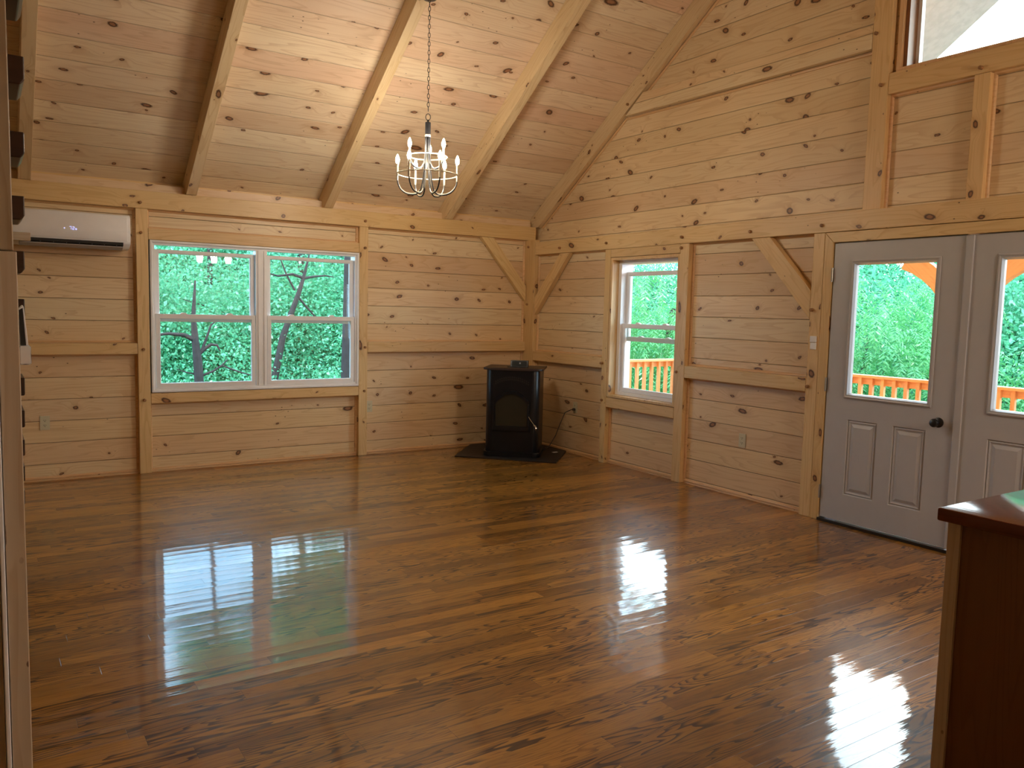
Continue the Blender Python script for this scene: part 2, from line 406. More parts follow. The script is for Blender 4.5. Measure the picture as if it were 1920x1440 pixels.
# wall_right: lower part recessed 65 mm behind the frame, upper gable further out
WB = (-2.37, -1.431, 0.665, 2.03)
DB = (-5.79, -3.90, 0.0, 2.045)
b = MB().slab(YF, 0.22, 0.0, 2.25, -0.24, -0.065, [WB, DB], FB, cuts=(1.0,))
def vob(c):
    if abs(c.x - 0.065) > 0.01: return 0.0
    return (0.18 - 0.041 if c.z < 1.0 else 0.18 - 0.037)
struct(b.build('wall_right', M['wall_pine'], grain='y', off=(3.0, 0), voff=vob))
WU = (-5.44, -4.22, 3.19, 4.75)
g = MB().slab(YF, 0.35, 2.25, 6.1, -0.34, -0.19, [WU], FB)
zc = CZ + 0.03
g.cut((0, 0, zc), Vector((0, SL, 1)).normalized())
g.cut((0, RID, zc - SL * RID), Vector((0, -SL, 1)).normalized())
struct(g.build('wall_gable', M['gable_pine'], grain='y', off=(11.0, 0.184 - 0.08)))
# other walls that close the room behind and beside the camera
struct(MB().slab(XL, 0.3, 0.0, 2.7, -0.2, 0.0, [], lambda a, b_, n: (a, YF + n, b_)).build('wall_front', M['wall_pine'], grain='x', off=(5, 0)))
l = MB().slab(YF - .2, 0.3, 0.0, 6.1, -0.2, 0.0, [], lambda a, b_, n: (XL + n, a, b_))
l.cut((0, 0, zc), Vector((0, SL, 1)).normalized()); l.cut((0, RID, zc - SL * RID), Vector((0, -SL, 1)).normalized())
struct(l.build('wall_left', M['gable_pine'], grain='y', off=(5, 0.1)))

# ceiling: two pitched planes of boards
c = MB()
zr = CZ - SL * RID
for y0, z0, y1, z1 in ((0.3, CZ - SL * 0.3, RID, zr), (2 * RID - 0.3, CZ - SL * 0.3, RID, zr)):
    c.prism([(y0, z0), (y1, z1), (y1, z1 + 0.12), (y0, z0 + 0.12)], XL - 0.2, 0.34, f=lambda a, b_, h: (h, a, b_))
struct(c.build('ceiling', M['ceil_pine'], grain='x', off=(2.0, 0.03)))

# vertical board between top plate and ceiling on the back wall
n_trim = [0]
def trim_name(): n_trim[0] += 1; return 'trim_%d' % n_trim[0]
struct(MB().box(XL, 0.17, 0.165, 0.20, 2.40, CZ - 0.165 * SL + 0.0).build(trim_name(), M['timber'], grain='x'))

# ------------------------------------------------------------------ timber frame
def timber(name, mb, label, cat, grain, pegs=(), group=None, mat=None):
    o = mb.build(name, mat or M['timber'], None, grain)
    tag(o, label, cat, group)
    for (p, n) in pegs:
        n = Vector(n); r = R.uniform(-0.02, 0.02)
        pb = MB().lathe([(0.0, -0.0), (0.0125, 0.0), (0.0125, 0.022 + r * 0.4), (0.009, 0.026 + r * 0.4), (0, 0.026 + r * 0.4)], p, n, 8)
        pb.build('peg', M['peg'], o, grain='z')
    return o
NA, NB = (0, -1, 0), (-1, 0, 0)
BV = 0.004
timber('top_plate', MB().box(XL, 0.105, 0.0, 0.064, 2.282, 2.432, bev=BV), 'long honey pine beam along the top of the window wall, under the rafters', 'beam', 'x',
       [((-3.994, 0, 2.33), NA), ((-1.955, 0, 2.337), NA)])
timber('tie_beam', MB().box(0.0, 0.185, YF, -0.145, 2.113, 2.249, bev=BV), 'long pine beam running over the side window and white doors', 'beam', 'y',
       [((0, -0.607, 2.166), NB), ((0, -1.365, 2.174), NB), ((0, -2.389, 2.169), NB), ((0, -3.136, 2.165), NB), ((0, -3.794, 2.165), NB)])
timber('timber_post', MB().box(-0.005, 0.063, -0.143, 0.062, 0.0, 2.279, bev=BV), 'pine corner post behind the black stove', 'post', 'z',
       [((-0.005, -0.02, 2.205), (-0.8, -0.6, 0)), ((-0.005, -0.02, 1.568), (-0.8, -0.6, 0))])
timber('timber_post', MB().box(-4.031, -3.935, 0.0, 0.063, 0.0, 2.281, bev=BV), 'pine post between the wall air conditioner and the double window', 'post', 'z',
       [((-3.993, 0, 2.078), NA), ((-3.988, 0, 1.086), NA), ((-3.986, 0, 0.646), NA)])
timber('timber_post', MB().box(-2.010, -1.918, 0.0, 0.063, 0.0, 2.281, bev=BV), 'pine post at the right edge of the double window', 'post', 'z',
       [((-1.957, 0, 2.075), NA), ((-1.948, 0, 1.094), NA), ((-1.953, 0, 0.654), NA)])
timber('window_header', MB().box(-3.933, -2.012, 0.0, 0.063, 2.026, 2.150 - 0.03, bev=BV), 'short pine beam directly above the double window', 'beam', 'x')
timber('window_sill_beam', MB().box(-3.933, -2.012, 0.0, 0.063, 0.612, 0.702, bev=BV), 'pine beam under the double window', 'beam', 'x')
timber('wall_girt', MB().box(XL, -4.033, 0.0, 0.063, 1.044, 1.140, bev=BV), 'horizontal pine rail left of the double window, under the air conditioner', 'rail', 'x')
timber('wall_girt', MB().box(-1.916, -0.007, 0.0, 0.063, 1.044, 1.145, bev=BV), 'horizontal pine rail between the double window and the corner post', 'rail', 'x')
timber('timber_post', MB().box(0.0, 0.063, -1.429, -1.347, 0.0, 2.111, bev=BV), 'pine post at the left edge of the side window', 'post', 'z',
       [((0, -1.352 - .01, 0.995), NB), ((0, -1.373, 0.627), NB)])
timber('timber_post', MB().box(0.0, 0.063, -2.472, -2.368, 0.0, 2.111, bev=BV), 'pine post between the side window and the power outlet bay', 'post', 'z',
       [((0, -2.386, 2.075), NB), ((0, -2.385, 0.985), NB)])
timber('timber_post', MB().box(0.0, 0.063, -3.822, -3.728, 0.0, 2.111, bev=BV), 'pine post left of the white doors with a small white sensor on it', 'post', 'z',
       [((0, -3.752, 1.551), NB), ((0, -3.75, 0.98), NB)])
timber('window_header', MB().box(0.0, 0.063, -2.366, -1.431, 2.032, 2.111, bev=BV), 'short pine beam directly above the side window', 'beam', 'y')
timber('window_sill_beam', MB().box(0.0, 0.063, -2.366, -1.431, 0.565, 0.660, bev=BV), 'pine beam under the side window', 'beam', 'y')
timber('wall_girt', MB().box(0.0, 0.063, -1.345, -0.147, 0.945, 1.050, bev=BV), 'horizontal pine rail between the corner post and the side window', 'rail', 'y')
timber('wall_girt', MB().box(0.0, 0.063, -3.726, -2.474, 0.940, 1.045, bev=BV), 'horizontal pine rail between the side window and the doors', 'rail', 'y')
# knee braces (parallelograms in the wall plane)
def brace(poly, f, label, grain):
    o = MB().prism(poly, 0.003, 0.06, f=f, bev=0.003)
    return timber('knee_brace', o, label, 'brace', grain, group=None)
brace([(-0.61, 2.280), (-0.45, 2.280), (-0.012, 1.775), (-0.012, 1.600)], lambda a, b_, h: (a, h, b_), 'diagonal pine brace on the window wall beside the corner post', (1, 0, -1.13))
brace([(-0.60, 2.111), (-0.765, 2.111), (-0.147, 1.450), (-0.147, 1.640)], lambda a, b_, h: (h, a, b_), 'diagonal pine brace between the corner post and the side window', (0, 1, -1.08))
brace([(-3.145, 2.111), (-3.325, 2.111), (-3.726, 1.690), (-3.726, 1.480)], lambda a, b_, h: (h, a, b_), 'diagonal pine brace left of the white doors', (0, 1, 1.05))
# upper gable timbers, face at x = 0.13
UX, UD = 0.13, 0.188
timber('gable_post', MB().box(UX, UD, -4.160, -4.020, 2.251, 5.3, bev=BV), 'tall pine post left of the high gable window', 'post', 'z',
       [((UX, -4.049, 3.481), NB), ((UX, -4.111, 3.116), NB)])
timber('gable_sill_beam', MB().box(UX, UD, -5.50, -4.162, 3.045, 3.186, bev=BV), 'pine beam under the high gable window', 'beam', 'y', [((UX, -4.787, 3.078), NB)])
timber('gable_stud', MB().box(UX, UD, -4.845, -4.745, 2.251, 3.043, bev=BV), 'short pine stud under the high gable window, above the doors', 'post', 'z')
timber('collar_beam', MB().prism([(-1.42, 3.398), (-4.018, 3.385), (-4.018, 3.545), (-1.66, 3.575)], UX, UD, f=lambda a, b_, h: (h, a, b_), bev=0.003),
       'pale pine beam across the gable, from the sloping rafter to the tall post', 'beam', 'y', [((UX, -1.46, 3.50), NB)], mat=M['gable_pine'])
# rafters
def raf(x0, x1, label, name='rafter', nx=()):
    # underside plane passes z = 2.432 at y = 0
    poly = [(0.0, 2.434), (0.16, 2.434), (0.16, CZ - 0.16 * SL - 0.002), (RID + 0.02, CZ - SL * (RID + 0.02) - 0.002), (RID + 0.02, 2.432 - SL * (RID + 0.02))]
    o = MB().prism(poly, x0, x1, f=lambda a, b_, h: (h, a, b_), bev=0.003)
    o = timber(name, o, label, 'rafter', (0, -1, SL), mat=M['rafter'])
    return o
for i, (x0, x1, lb) in enumerate([(-4.875, -4.785, 'sloping pine rafter at the far left, behind the dark stair treads'),
                   (-3.623, -3.535, 'sloping pine rafter above the left part of the double window'),
                   (-2.372, -2.286, 'sloping pine rafter carrying the chandelier'),
                   (-1.062, -0.972, 'sloping pine rafter right of the chandelier'),
                   (0.128, 0.188, 'sloping pine timber where the ceiling meets the gable wall')]):
    raf(x0, x1, lb, 'rafter' if i < 4 else 'gable_rafter')
for i, x in enumerate((-6.1, -7.35)): raf(x, x + 0.09, ['sloping pine rafter just left of the stair, outside the picture', 'sloping pine rafter nearest the left wall, outside the picture'][i], 'rafter')
# the other roof half (behind the camera) gets its rafters too
for x in (-7.35, -6.1, -4.875, -3.62, -2.37, -1.06):
    poly = [(2 * RID - y, z) for y, z in [(0.0, 2.434), (0.0, CZ - 0.002), (RID + 0.08, CZ - SL * (RID + 0.08) - 0.002), (RID + 0.08, 2.432 - SL * (RID + 0.08))]]
    o = MB().prism(poly, x, x + 0.09, f=lambda a, b_, h: (h, a, b_))
    timber('rafter', o, 'sloping pine rafter on the roof half behind the camera', 'rafter', (0, 1, SL), group='rafters behind the camera', mat=M['rafter'])
timber('ridge_beam', MB().box(XL, 0.18, RID - 0.07, RID + 0.015, 5.72, zr - 0.09, bev=BV), 'pine ridge beam at the top of the roof', 'beam', 'x')

# quarter-round mouldings round the recessed board panels
QP = [(0, 0.0), (0, 0.018), (0.006, 0.0165), (0.012, 0.012), (0.0165, 0.006), (0.018, 0.0)]
def moulding(rect, plane, f, q=1.0):
    return MB().rings(rect, [(i * q, h * q + plane) for i, h in QP], f)
def mtrim(rect, plane, f, grain): struct(moulding(rect, plane, f).build(trim_name(), M['trim'], grain=grain, smooth=True))
mtrim((XL, -4.031, 1.142, 2.282), -0.064, FA, 'x')
mtrim((XL, -4.031, 0.016, 1.044), -0.064, FA, 'x')
mtrim((-3.935, -2.010, 2.121, 2.282), -0.064, FA, 'x')
mtrim((-3.935, -2.010, 0.016, 0.612), -0.064, FA, 'x')
mtrim((-1.918, -0.005, 1.147, 2.282), -0.064, FA, 'x')
mtrim((-1.918, -0.005, 0.016, 1.044), -0.064, FA, 'x')
mtrim((-1.347, -0.145, 1.052, 2.113), -0.064, FB, 'y')
mtrim((-1.347, -0.145, 0.016, 0.945), -0.064, FB, 'y')
mtrim((-2.368, -1.429, 0.016, 0.565), -0.064, FB, 'y')
mtrim((-3.728, -2.472, 1.047, 2.113), -0.064, FB, 'y')
mtrim((-3.728, -2.472, 0.016, 0.940), -0.064, FB, 'y')
mtrim((-4.745, -4.160, 2.251, 3.045), -0.189, FB, 'y')
mtrim((-5.50, -4.845, 2.251, 3.045), -0.189, FB, 'y')
# moulding along collar beam and gable rafter
def strip(p, q, r=0.012):
    return MB().tube([p, q], r, 8)
zl = lambda y: 2.432 - SL * y
struct(strip((0.186, -1.40, 3.382), (0.186, -4.02, 3.370)).build(trim_name(), M['trim'], grain='y', smooth=True))
struct(strip((0.186, -0.02, zl(-0.02) - 0.016), (0.186, -1.40, zl(-1.40) - 0.016)).build(trim_name(), M['trim'], grain=(0, -1, SL), smooth=True))
struct(strip((0.186, -1.68, zl(-1.68) - 0.016), (0.186, -4.0, zl(-4.0) - 0.016)).build(trim_name(), M['trim'], grain=(0, -1, SL), smooth=True))
# shoe mouldings on the floor
def shoe(a0, a1, f, plane):
    return MB().prism([(0, 0), (0.018, 0), (0.0165, 0.007), (0.012, 0.013), (0.006, 0.017), (0, 0.018)], a0, a1, f=lambda d, z, a: f(a, z, plane + d))
sb = MB()
def addshoe(m, a0, a1, f, plane): m.prism([(0, 0), (0.018, 0), (0.0165, 0.007), (0.012, 0.013), (0.006, 0.017), (0, 0.018)], a0, a1, f=lambda d, z, a: f(a, z, plane + d))
for a0, a1 in ((XL, -4.033), (-3.933, -2.012), (-1.916, -0.007)): addshoe(sb, a0, a1, FA, -0.064)
struct(sb.build('baseboard_back', M['trim'], grain='x'))
sb = MB()
for a0, a1 in ((-1.345, -0.147), (-2.366, -1.431), (-3.726, -2.474)): addshoe(sb, a0, a1, FB, -0.064)
struct(sb.build('baseboard_right', M['trim'], grain='y'))

# ------------------------------------------------------------------ windows
def sash(parent, rect, n0, n1, f, grain, w=0.036, bot=0.045, top=0.036, name='sash'):
    a0, a1, b0, b1 = rect
    s = MB().slab(a0, a1, b0, b1, n0, n1, [(a0 + w, a1 - w, b0 + bot, b1 - top)], f)
    o = s.build(name, M['vinyl'], parent, grain)
    bd = MB().rings((a0 + w - 0.001, a1 - w + 0.001, b0 + bot - 0.001, b1 - top + 0.001), [(0, n1 - 0.002), (0.006, n1 - 0.008), (0.006, n0 + 0.008), (0, n0 + 0.002)], f)
    bd.build('glazing_bead', M['vinyl'], o, grain)
    nm = (n0 + n1) / 2
    p = MB().slab(a0 + w, a1 - w, b0 + bot, b1 - top, nm - 0.002, nm + 0.0005, [], f)
    p.build('pane', M['glass'], o, grain)
    return o
def locks(parent, a0, a1, z, n0, n1, f):
    for k in (0.27, 0.73):
        a = a0 + (a1 - a0) * k
        m = MB().prism([(-0.032, 0), (0.032, 0), (0.022, 0.011), (0.008, 0.015), (-0.010, 0.014), (-0.022, 0.010)], n0, n1, f=lambda x, y, h: f(a + x, z + y, h))
        m.build('sash_lock', M['vinyl'], parent, 'z')

W1 = struct(empty('window_1', (-2.97, 0.05, 0.70)))
fr = MB().slab(-3.923, -2.015, 0.709, 2.022, -0.10, -0.012, [(-3.886, -3.022, 0.745, 1.985), (-2.918, -2.052, 0.745, 1.985)], FA)
fr.build('frame', M['vinyl'], W1, 'x')
lip = MB().rings((-3.924, -2.014, 0.708, 2.023), [(0, -0.014), (0, 0.004), (0.012, 0.006), (0.020, 0.002), (0.024, -0.012)], FA)
lip.build('casing', M['vinyl'], W1, 'x')
st = MB()
for a in (-2.997, -2.943): st.box(a - 0.006, a + 0.006, 0.004, 0.02, 0.745, 1.985)
st.build('mullion', M['vinyl'], W1, 'z')
for (a0, a1) in ((-3.886, -3.022), (-2.918, -2.052)):
    lo = sash(W1, (a0 + 0.004, a1 - 0.004, 0.720 + 0.026, 1.392), -0.045, -0.016, FA, 'x', w=0.032, bot=0.036, top=0.038, name='lower_sash')
    sash(W1, (a0 + 0.004, a1 - 0.004, 1.325, 1.950), -0.080, -0.050, FA, 'x', w=0.034, bot=0.036, top=0.030, name='upper_sash')
    locks(W1, a0, a1, 1.392, -0.045, -0.02, FA)
W2 = struct(empty('window_2', (0.1, -1.9, 0.66)))
jb = MB().slab(-2.366, -1.433, 0.667, 2.028, -0.130, -0.004, [(-2.340, -1.459, 0.690, 2.004)], FB)
jb.build('jamb', M['timber'], W2, 'z')
fr = MB().slab(-2.339, -1.460, 0.691, 2.003, -0.235, -0.090, [(-2.300, -1.500, 0.722, 1.968)], FB)
fr.build('frame', M['vinyl'], W2, 'z')
sash(W2, (-2.298, -1.502, 0.724, 1.392), -0.150, -0.118, FB, 'y', w=0.034, bot=0.036, top=0.038, name='lower_sash')
sash(W2, (-2.298, -1.502, 1.222, 1.895), -0.195, -0.160, FB, 'y', w=0.034, bot=0.040, top=0.034, name='upper_sash')
locks(W2, -2.3, -1.5, 1.392, -0.150, -0.122, FB); locks(W2, -2.3, -1.5, 1.262, -0.195, -0.165, FB)
W3 = struct(empty('window_3', (0.25, -4.83, 3.19)))
MB().slab(-5.438, -4.222, 3.188, 4.748, -0.338, -0.192, [(-5.41, -4.25, 3.212, 4.72)], FB).build('jamb', M['dark_jamb'], W3, 'z')
MB().rings((-5.47, -4.19, 3.160 + 0.028, 4.75), [(0, -0.19), (0, -0.165), (0.03, -0.165), (0.032, -0.19)], FB).build('casing', M['trim'], W3, 'z')
MB().slab(-5.409, -4.251, 3.213, 4.719, -0.330, -0.290, [(-5.385, -4.275, 3.232, 4.70)], FB).build('frame', M['vinyl'], W3, 'z')
MB().slab(-5.386, -4.274, 3.231, 4.701, -0.312, -0.309, [], FB).build('pane', M['glass'], W3, 'z')

# ------------------------------------------------------------------ doors
def door(name, y0, y1, loc, hinges=None, knob=None):
    D = struct(empty(name, loc))
    n0, n1 = -0.055, -0.010
    G = (y0 + 0.170, y1 - 0.165, 0.945, 1.885) if knob else (y0 + 0.165, y1 - 0.170, 0.945, 1.885)
    yc = (y0 + y1) / 2
    P = [(yc + 0.055, yc + 0.285, 0.225, 0.772), (yc - 0.290, yc - 0.060, 0.225, 0.772)]
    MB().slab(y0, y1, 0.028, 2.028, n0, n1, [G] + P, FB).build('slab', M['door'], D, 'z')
    g_ = MB().rings((G[0] - 0.022, G[1] + 0.022, G[2] - 0.022, G[3] + 0.022),
                    [(0, n1 - 0.003), (0.002, n1 + 0.008), (0.010, n1 + 0.012), (0.020, n1 + 0.008), (0.026, n1 + 0.010), (0.034, n1 - 0.012), (0.036, n0 + 0.012), (0.022, n0 - 0.010), (0, n0 + 0.003)], FB)
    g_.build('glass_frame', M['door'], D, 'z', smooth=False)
    MB().slab(G[0] + 0.012, G[1] - 0.012, G[2] + 0.012, G[3] - 0.012, -0.034, -0.031, [], FB).build('pane', M['glass'], D, 'z')
    for q in P:
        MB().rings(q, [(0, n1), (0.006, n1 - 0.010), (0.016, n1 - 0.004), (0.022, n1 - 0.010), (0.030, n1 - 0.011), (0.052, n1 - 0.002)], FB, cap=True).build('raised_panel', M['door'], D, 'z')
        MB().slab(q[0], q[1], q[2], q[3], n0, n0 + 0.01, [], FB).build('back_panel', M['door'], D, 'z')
    if knob:
        k = MB().lathe([(0.0, 0.0), (0.033, 0.0), (0.033, 0.006), (0.026, 0.010), (0.012, 0.014), (0.011, 0.034), (0.020, 0.040), (0.0275, 0.050), (0.0285, 0.060), (0.024, 0.070), (0.012, 0.075), (0.0, 0.076)], (0.010, knob[0], knob[1]), NB, 24)
        k.build('door_knob', M['black'], D, 'x', smooth=True)
        MB().box(0.0125, 0.05, y0 - 0.0005, y0 + 0.003, knob[1] - 0.055, knob[1] + 0.055).build('latch_plate', M['black'], D, 'z')
    for z in hinges or ():
        h = MB().tube([(-0.002, y1 + 0.004, z - 0.05), (-0.002, y1 + 0.004, z + 0.05)], 0.0065, 10).build('hinge', M['hinge'], D, 'z', smooth=True)
        MB().box(0.004, 0.0085, y1 - 0.000, y1 + 0.022, z - 0.05, z + 0.05).build('hinge_leaf', M['hinge'], h, 'z')
    return D
door('door_1', -4.836, -3.905, (0.03, -4.37, 0.0), hinges=(1.805, 1.010, 0.215), knob=(-4.742, 0.835))
door('door_2', -5.782, -4.886, (0.03, -5.33, 0.0), hinges=None)
struct(MB().box(-0.004, 0.014, -4.888, -4.842, 0.03, 2.028, bev=0.003).build('trim_astragal'.replace('astragal', '40'), M['door'], grain='z'))
fr = MB().slab(-5.789, -3.873 - 0.03, 0.0, 2.044, -0.17, -0.058, [(-5.77, -3.92, 0.022, 2.02)], FB)
struct(fr.build('trim_41', M['door'], grain='z'))
struct(MB().box(-0.018, 0.24, -5.79, -3.90, 0.0, 0.021, bev=0.002).build('trim_42', M['threshold'], grain='y'))
# casing round the doors (mitred), left leg sits against the post
cs = MB().slab(-5.90, -3.826, 0.0, 2.112, -0.062, -0.004, [(-5.785, -3.898, -0.01, 2.034)], FB)
cs = MB()
cs.prism([(-3.824, 0.0), (-3.896, 0.0), (-3.896, 2.036), (-3.824, 2.108)], 0.0, 0.062, f=lambda a, b_, h: (h, a, b_), bev=0.002)
struct(cs.build('trim_43', M['timber'], grain='z'))
cs = MB().prism([(-3.826, 2.109), (-3.898, 2.037), (-5.80, 2.037), (-5.87, 2.109)], 0.0, 0.062, f=lambda a, b_, h: (h, a, b_), bev=0.002)
struct(cs.build('trim_44', M['timber'], grain='y'))
cs = MB().prism([(-5.87, 0.0), (-5.80, 0.0), (-5.80, 2.036), (-5.87, 2.108)], 0.0, 0.062, f=lambda a, b_, h: (h, a, b_), bev=0.002)
struct(cs.build('trim_45', M['timber'], grain='z'))

# ------------------------------------------------------------------ small wall fittings
def outlet(f, a, z, n, label):
    m = MB().slab(a - 0.036, a + 0.036, z - 0.0575, z + 0.0575, n, n + 0.006, [], f)
    bmesh.ops.bevel(m.b, geom=[e for e in m.b.edges], offset=0.002, segments=2, affect='EDGES')
    o = m.build('power_outlet', M['almond'], None, 'z'); tag(o, label, 'outlet')
    for dz in (-0.0205, 0.0205):
        c_ = MB().prism([(0.0165 * math.cos(t), 0.0145 * math.sin(t)) for t in [k * math.pi / 8 for k in range(16)]], n + 0.0055, n + 0.0085, f=lambda x, y, h: f(a + x, z + dz + y, h))
        r = c_.build('receptacle', M['almond'], o, 'z')
        for dx, w_, h_ in ((-0.0065, 0.0028, 0.009), (0.0065, 0.0028, 0.007)):
            MB().slab(a + dx - w_ / 2, a + dx + w_ / 2, z + dz + 0.002 - h_ / 2, z + dz + 0.002 + h_ / 2 + 0.002, n + 0.008, n + 0.0092, [], f).build('slot', M['slot'], r, 'z')
        MB().slab(a - 0.0025, a + 0.0025, z + dz - 0.010, z + dz - 0.005, n + 0.008, n + 0.0092, [], f).build('slot', M['slot'], r, 'z')
    return o
outlet(FA, -4.735, 0.480, -0.064, 'almond power outlet on the boards under the air conditioner')
outlet(FA, -1.872, 0.487, -0.064, 'almond power outlet just right of the double window post')
outlet(FB, -0.868, 0.493, -0.064, 'almond power outlet with the black stove cable plugged in')
outlet(FB, -3.105, 0.470, -0.064, 'almond power outlet between the side window and the doors')
sn = MB().box(-0.014, 0.0, -3.803, -3.751, 1.312, 1.358, bev=0.003).build('door_sensor', M['white_pl'], None, 'z')
tag(sn, 'small white two-piece sensor stuck on the post left of the white doors', 'sensor')
MB().box(-0.013, 0.0, -3.803, -3.755, 1.258, 1.309, bev=0.003).build('sensor_magnet', M['white_pl'], sn, 'z')

# ------------------------------------------------------------------ air conditioner
AC = empty('air_conditioner', (-4.5, 0.03, 1.93), 'white wall-mounted air conditioner reading 72 beside the left post', 'air conditioner')
ax0, ax1 = -4.935, -4.100
prof = [(0.063, 1.935), (0.063, 2.198), (-0.150, 2.200), (-0.178, 2.192), (-0.190, 2.170), (-0.194, 2.06), (-0.190, 1.975), (-0.182, 1.962), (-0.120, 1.925), (-0.02, 1.918)]
MB().prism(prof, ax0, ax1, f=lambda a, b_, h: (h, a, b_), bev=0.004).build('housing', M['white_pl'], AC, 'x', smooth=True)
MB().prism([(-0.178, 1.984), (-0.197, 1.984), (-0.199, 2.06), (-0.197, 2.186), (-0.178, 2.196)], ax0 + 0.006, ax1 - 0.024, f=lambda a, b_, h: (h, a, b_), bev=0.003).build('front_panel', M['white_pl'], AC, 'x', smooth=True)
MB().prism([(-0.1925, 1.972), (-0.1895, 1.950), (-0.120, 1.9195), (-0.115, 1.93)], ax0 + 0.05, ax1 - 0.055, f=lambda a, b_, h: (h, a, b_)).build('air_outlet', M['slot'], AC, 'x')
vn = MB().prism([(-0.180, 1.939), (-0.182, 1.933), (-0.132, 1.910), (-0.128, 1.915)], ax0 + 0.052, ax1 - 0.057, f=lambda a, b_, h: (h, a, b_)).build('louver', M['grey_pl'], AC, 'x')
for k in range(8):
    x = ax0 + 0.1 + k * 0.09
    MB().box(x, x + 0.003, -0.187, -0.150, 1.944, 1.962).build('vane', M['grey_pl'], AC, 'z')
# lit digits 7 2 and a small degree ring, and a dot
seg = {'a': (0, 1, 1, 1), 'b': (1, 1, 1, .5), 'c': (1, .5, 1, 0), 'd': (0, 0, 1, 0), 'e': (0, .5, 0, 0), 'f': (0, 1, 0, .5), 'g': (0, .5, 1, .5)}
dg = MB()
def digit(x, z, w_, h_, on):
    for k in on:
        a, b_, c_, d_ = seg[k]; t_ = 0.0013
        dg.box(min(x + a * w_, x + c_ * w_) - t_, max(x + a * w_, x + c_ * w_) + t_, -0.2012, -0.1985, min(z + b_ * h_, z + d_ * h_) - t_, max(z + b_ * h_, z + d_ * h_) + t_)
digit(-4.541, 2.052, 0.011, 0.022, 'abc'); digit(-4.520, 2.050, 0.011, 0.022, 'abged')
digit(-4.500, 2.051, 0.008, 0.009, 'abcdef'.replace('g', ''))
dg.build('display', M['led'], AC, 'x')
MB().lathe([(0, 0), (0.0045, 0), (0.0045, 0.002), (0, 0.002)], (-4.578, -0.199, 2.059), NA, 12).build('indicator_light', M['led'], AC, 'x')
tag(MB().box(-5.10, -4.812, -0.262, -0.208, 1.938, 2.000, bev=0.003).build('wood_block', M['cream_wood'], None, 'x'), 'pale wood board end in front of the left end of the air conditioner', 'board')

# ------------------------------------------------------------------ stove, pad, thermostat, cable
th = math.radians(-40.5); E1 = Vector((math.cos(th), math.sin(th), 0)); E2 = Vector((-E1.y, E1.x, 0)) * -1  # E2 towards the room
SO = Vector((-0.918, -0.622, 0)) + E1 * 0.285
def sf(s_, z, n): return SO + E1 * s_ + E2 * n + Vector((0, 0, z))
PZ = 0.014
pad = MB().prism([(-1.172, -0.488), (-0.451, -1.246), (0.040, -0.76), (0.040, 0.040), (-0.68, 0.040)], 0.0, PZ, bev=0.002)
pad = pad.build('hearth_pad', M['mat'], None, 'x'); tag(pad, 'flat black floor pad under the stove in the corner', 'hearth pad')
tg = MB().box(-0.155, -0.095, -0.80, -0.765, PZ, PZ + 0.002).build('paper_tag', M['white_pl'], None, 'x')
tag(tg, 'tiny white tag lying on the black pad right of the stove', 'tag')
ST = empty('pellet_stove', SO + Vector((0, 0, PZ)), 'black freestanding stove with arched glass door in the room corner', 'stove')
def stovepoly(w_, d_, ch, e=0.0):
    w2 = w_ / 2 + e; p = [(-w2 + ch, e)]
    arc = lambda cx, cy, a0, a1: [(cx + ch * math.cos(math.radians(a)), cy + ch * math.sin(math.radians(a))) for a in np.linspace(a0, a1, 6)]
    p = arc(w2 - ch, e - ch, 90, 0) + [(w2, -d_ - e), (-w2, -d_ - e)] + arc(-w2 + ch, e - ch, 180, 90)
    return p
fs = lambda a, b_, h: tuple(sf(a, h, b_))
DP = 0.50
MB().prism(stovepoly(0.565, DP, 0.075, 0.012), PZ, PZ + 0.050, f=fs, bev=0.004).build('base', M['enamel'], ST, 'z', smooth=True)
MB().prism(stovepoly(0.545, DP, 0.075, 0.0), PZ + 0.050, 0.895, f=fs, bev=0.002).build('body', M['enamel'], ST, 'z', smooth=True)
MB().prism(stovepoly(0.580, DP, 0.060, 0.014), 0.895, 0.915, f=fs, bev=0.004).build('top_plate', M['stovetop'], ST, 'z', smooth=True)
# front face sheet
fz = lambda a, b_, n: tuple(sf(a, b_, n))
def arch(w_, z0, z1, rise, n=14):
    pts = [(-w_ / 2, z0), (w_ / 2, z0)]
    for k in range(n + 1):
        x = w_ / 2 - w_ * k / n; pts.append((x, z1 + rise * (1 - (2 * x / w_) ** 2)))
    return pts
# door frame (arched ring)
def ringprism(outer, inner, n0, n1, name, mat, parent):
    m = MB(); k = len(outer)
    vs = [[m.b.verts.new(fz(x - 0.005, z, n)) for x, z in L] for L, n in ((outer, n0), (outer, n1 - 0.004), ([(x * .985, z) for x, z in outer], n1), (inner, n1), (inner, n0))]
    for A, B in zip(vs, vs[1:]):
        for i in range(k): m.b.faces.new([A[i], A[(i + 1) % k], B[(i + 1) % k], B[i]])
    return m.build(name, mat, parent, 'z')
dr = ringprism(arch(0.372, 0.290, 0.575, 0.112), arch(0.322, 0.330, 0.560, 0.098), 0.0, 0.022, 'fire_door', M['enamel'], ST)
MB().prism([(x - 0.005, z) for x, z in arch(0.324, 0.328, 0.560, 0.098)], 0.001, 0.008, f=lambda a, b_, h: fz(a, b_, h)).build('door_glass', M['stoveglass'], dr, 'z')
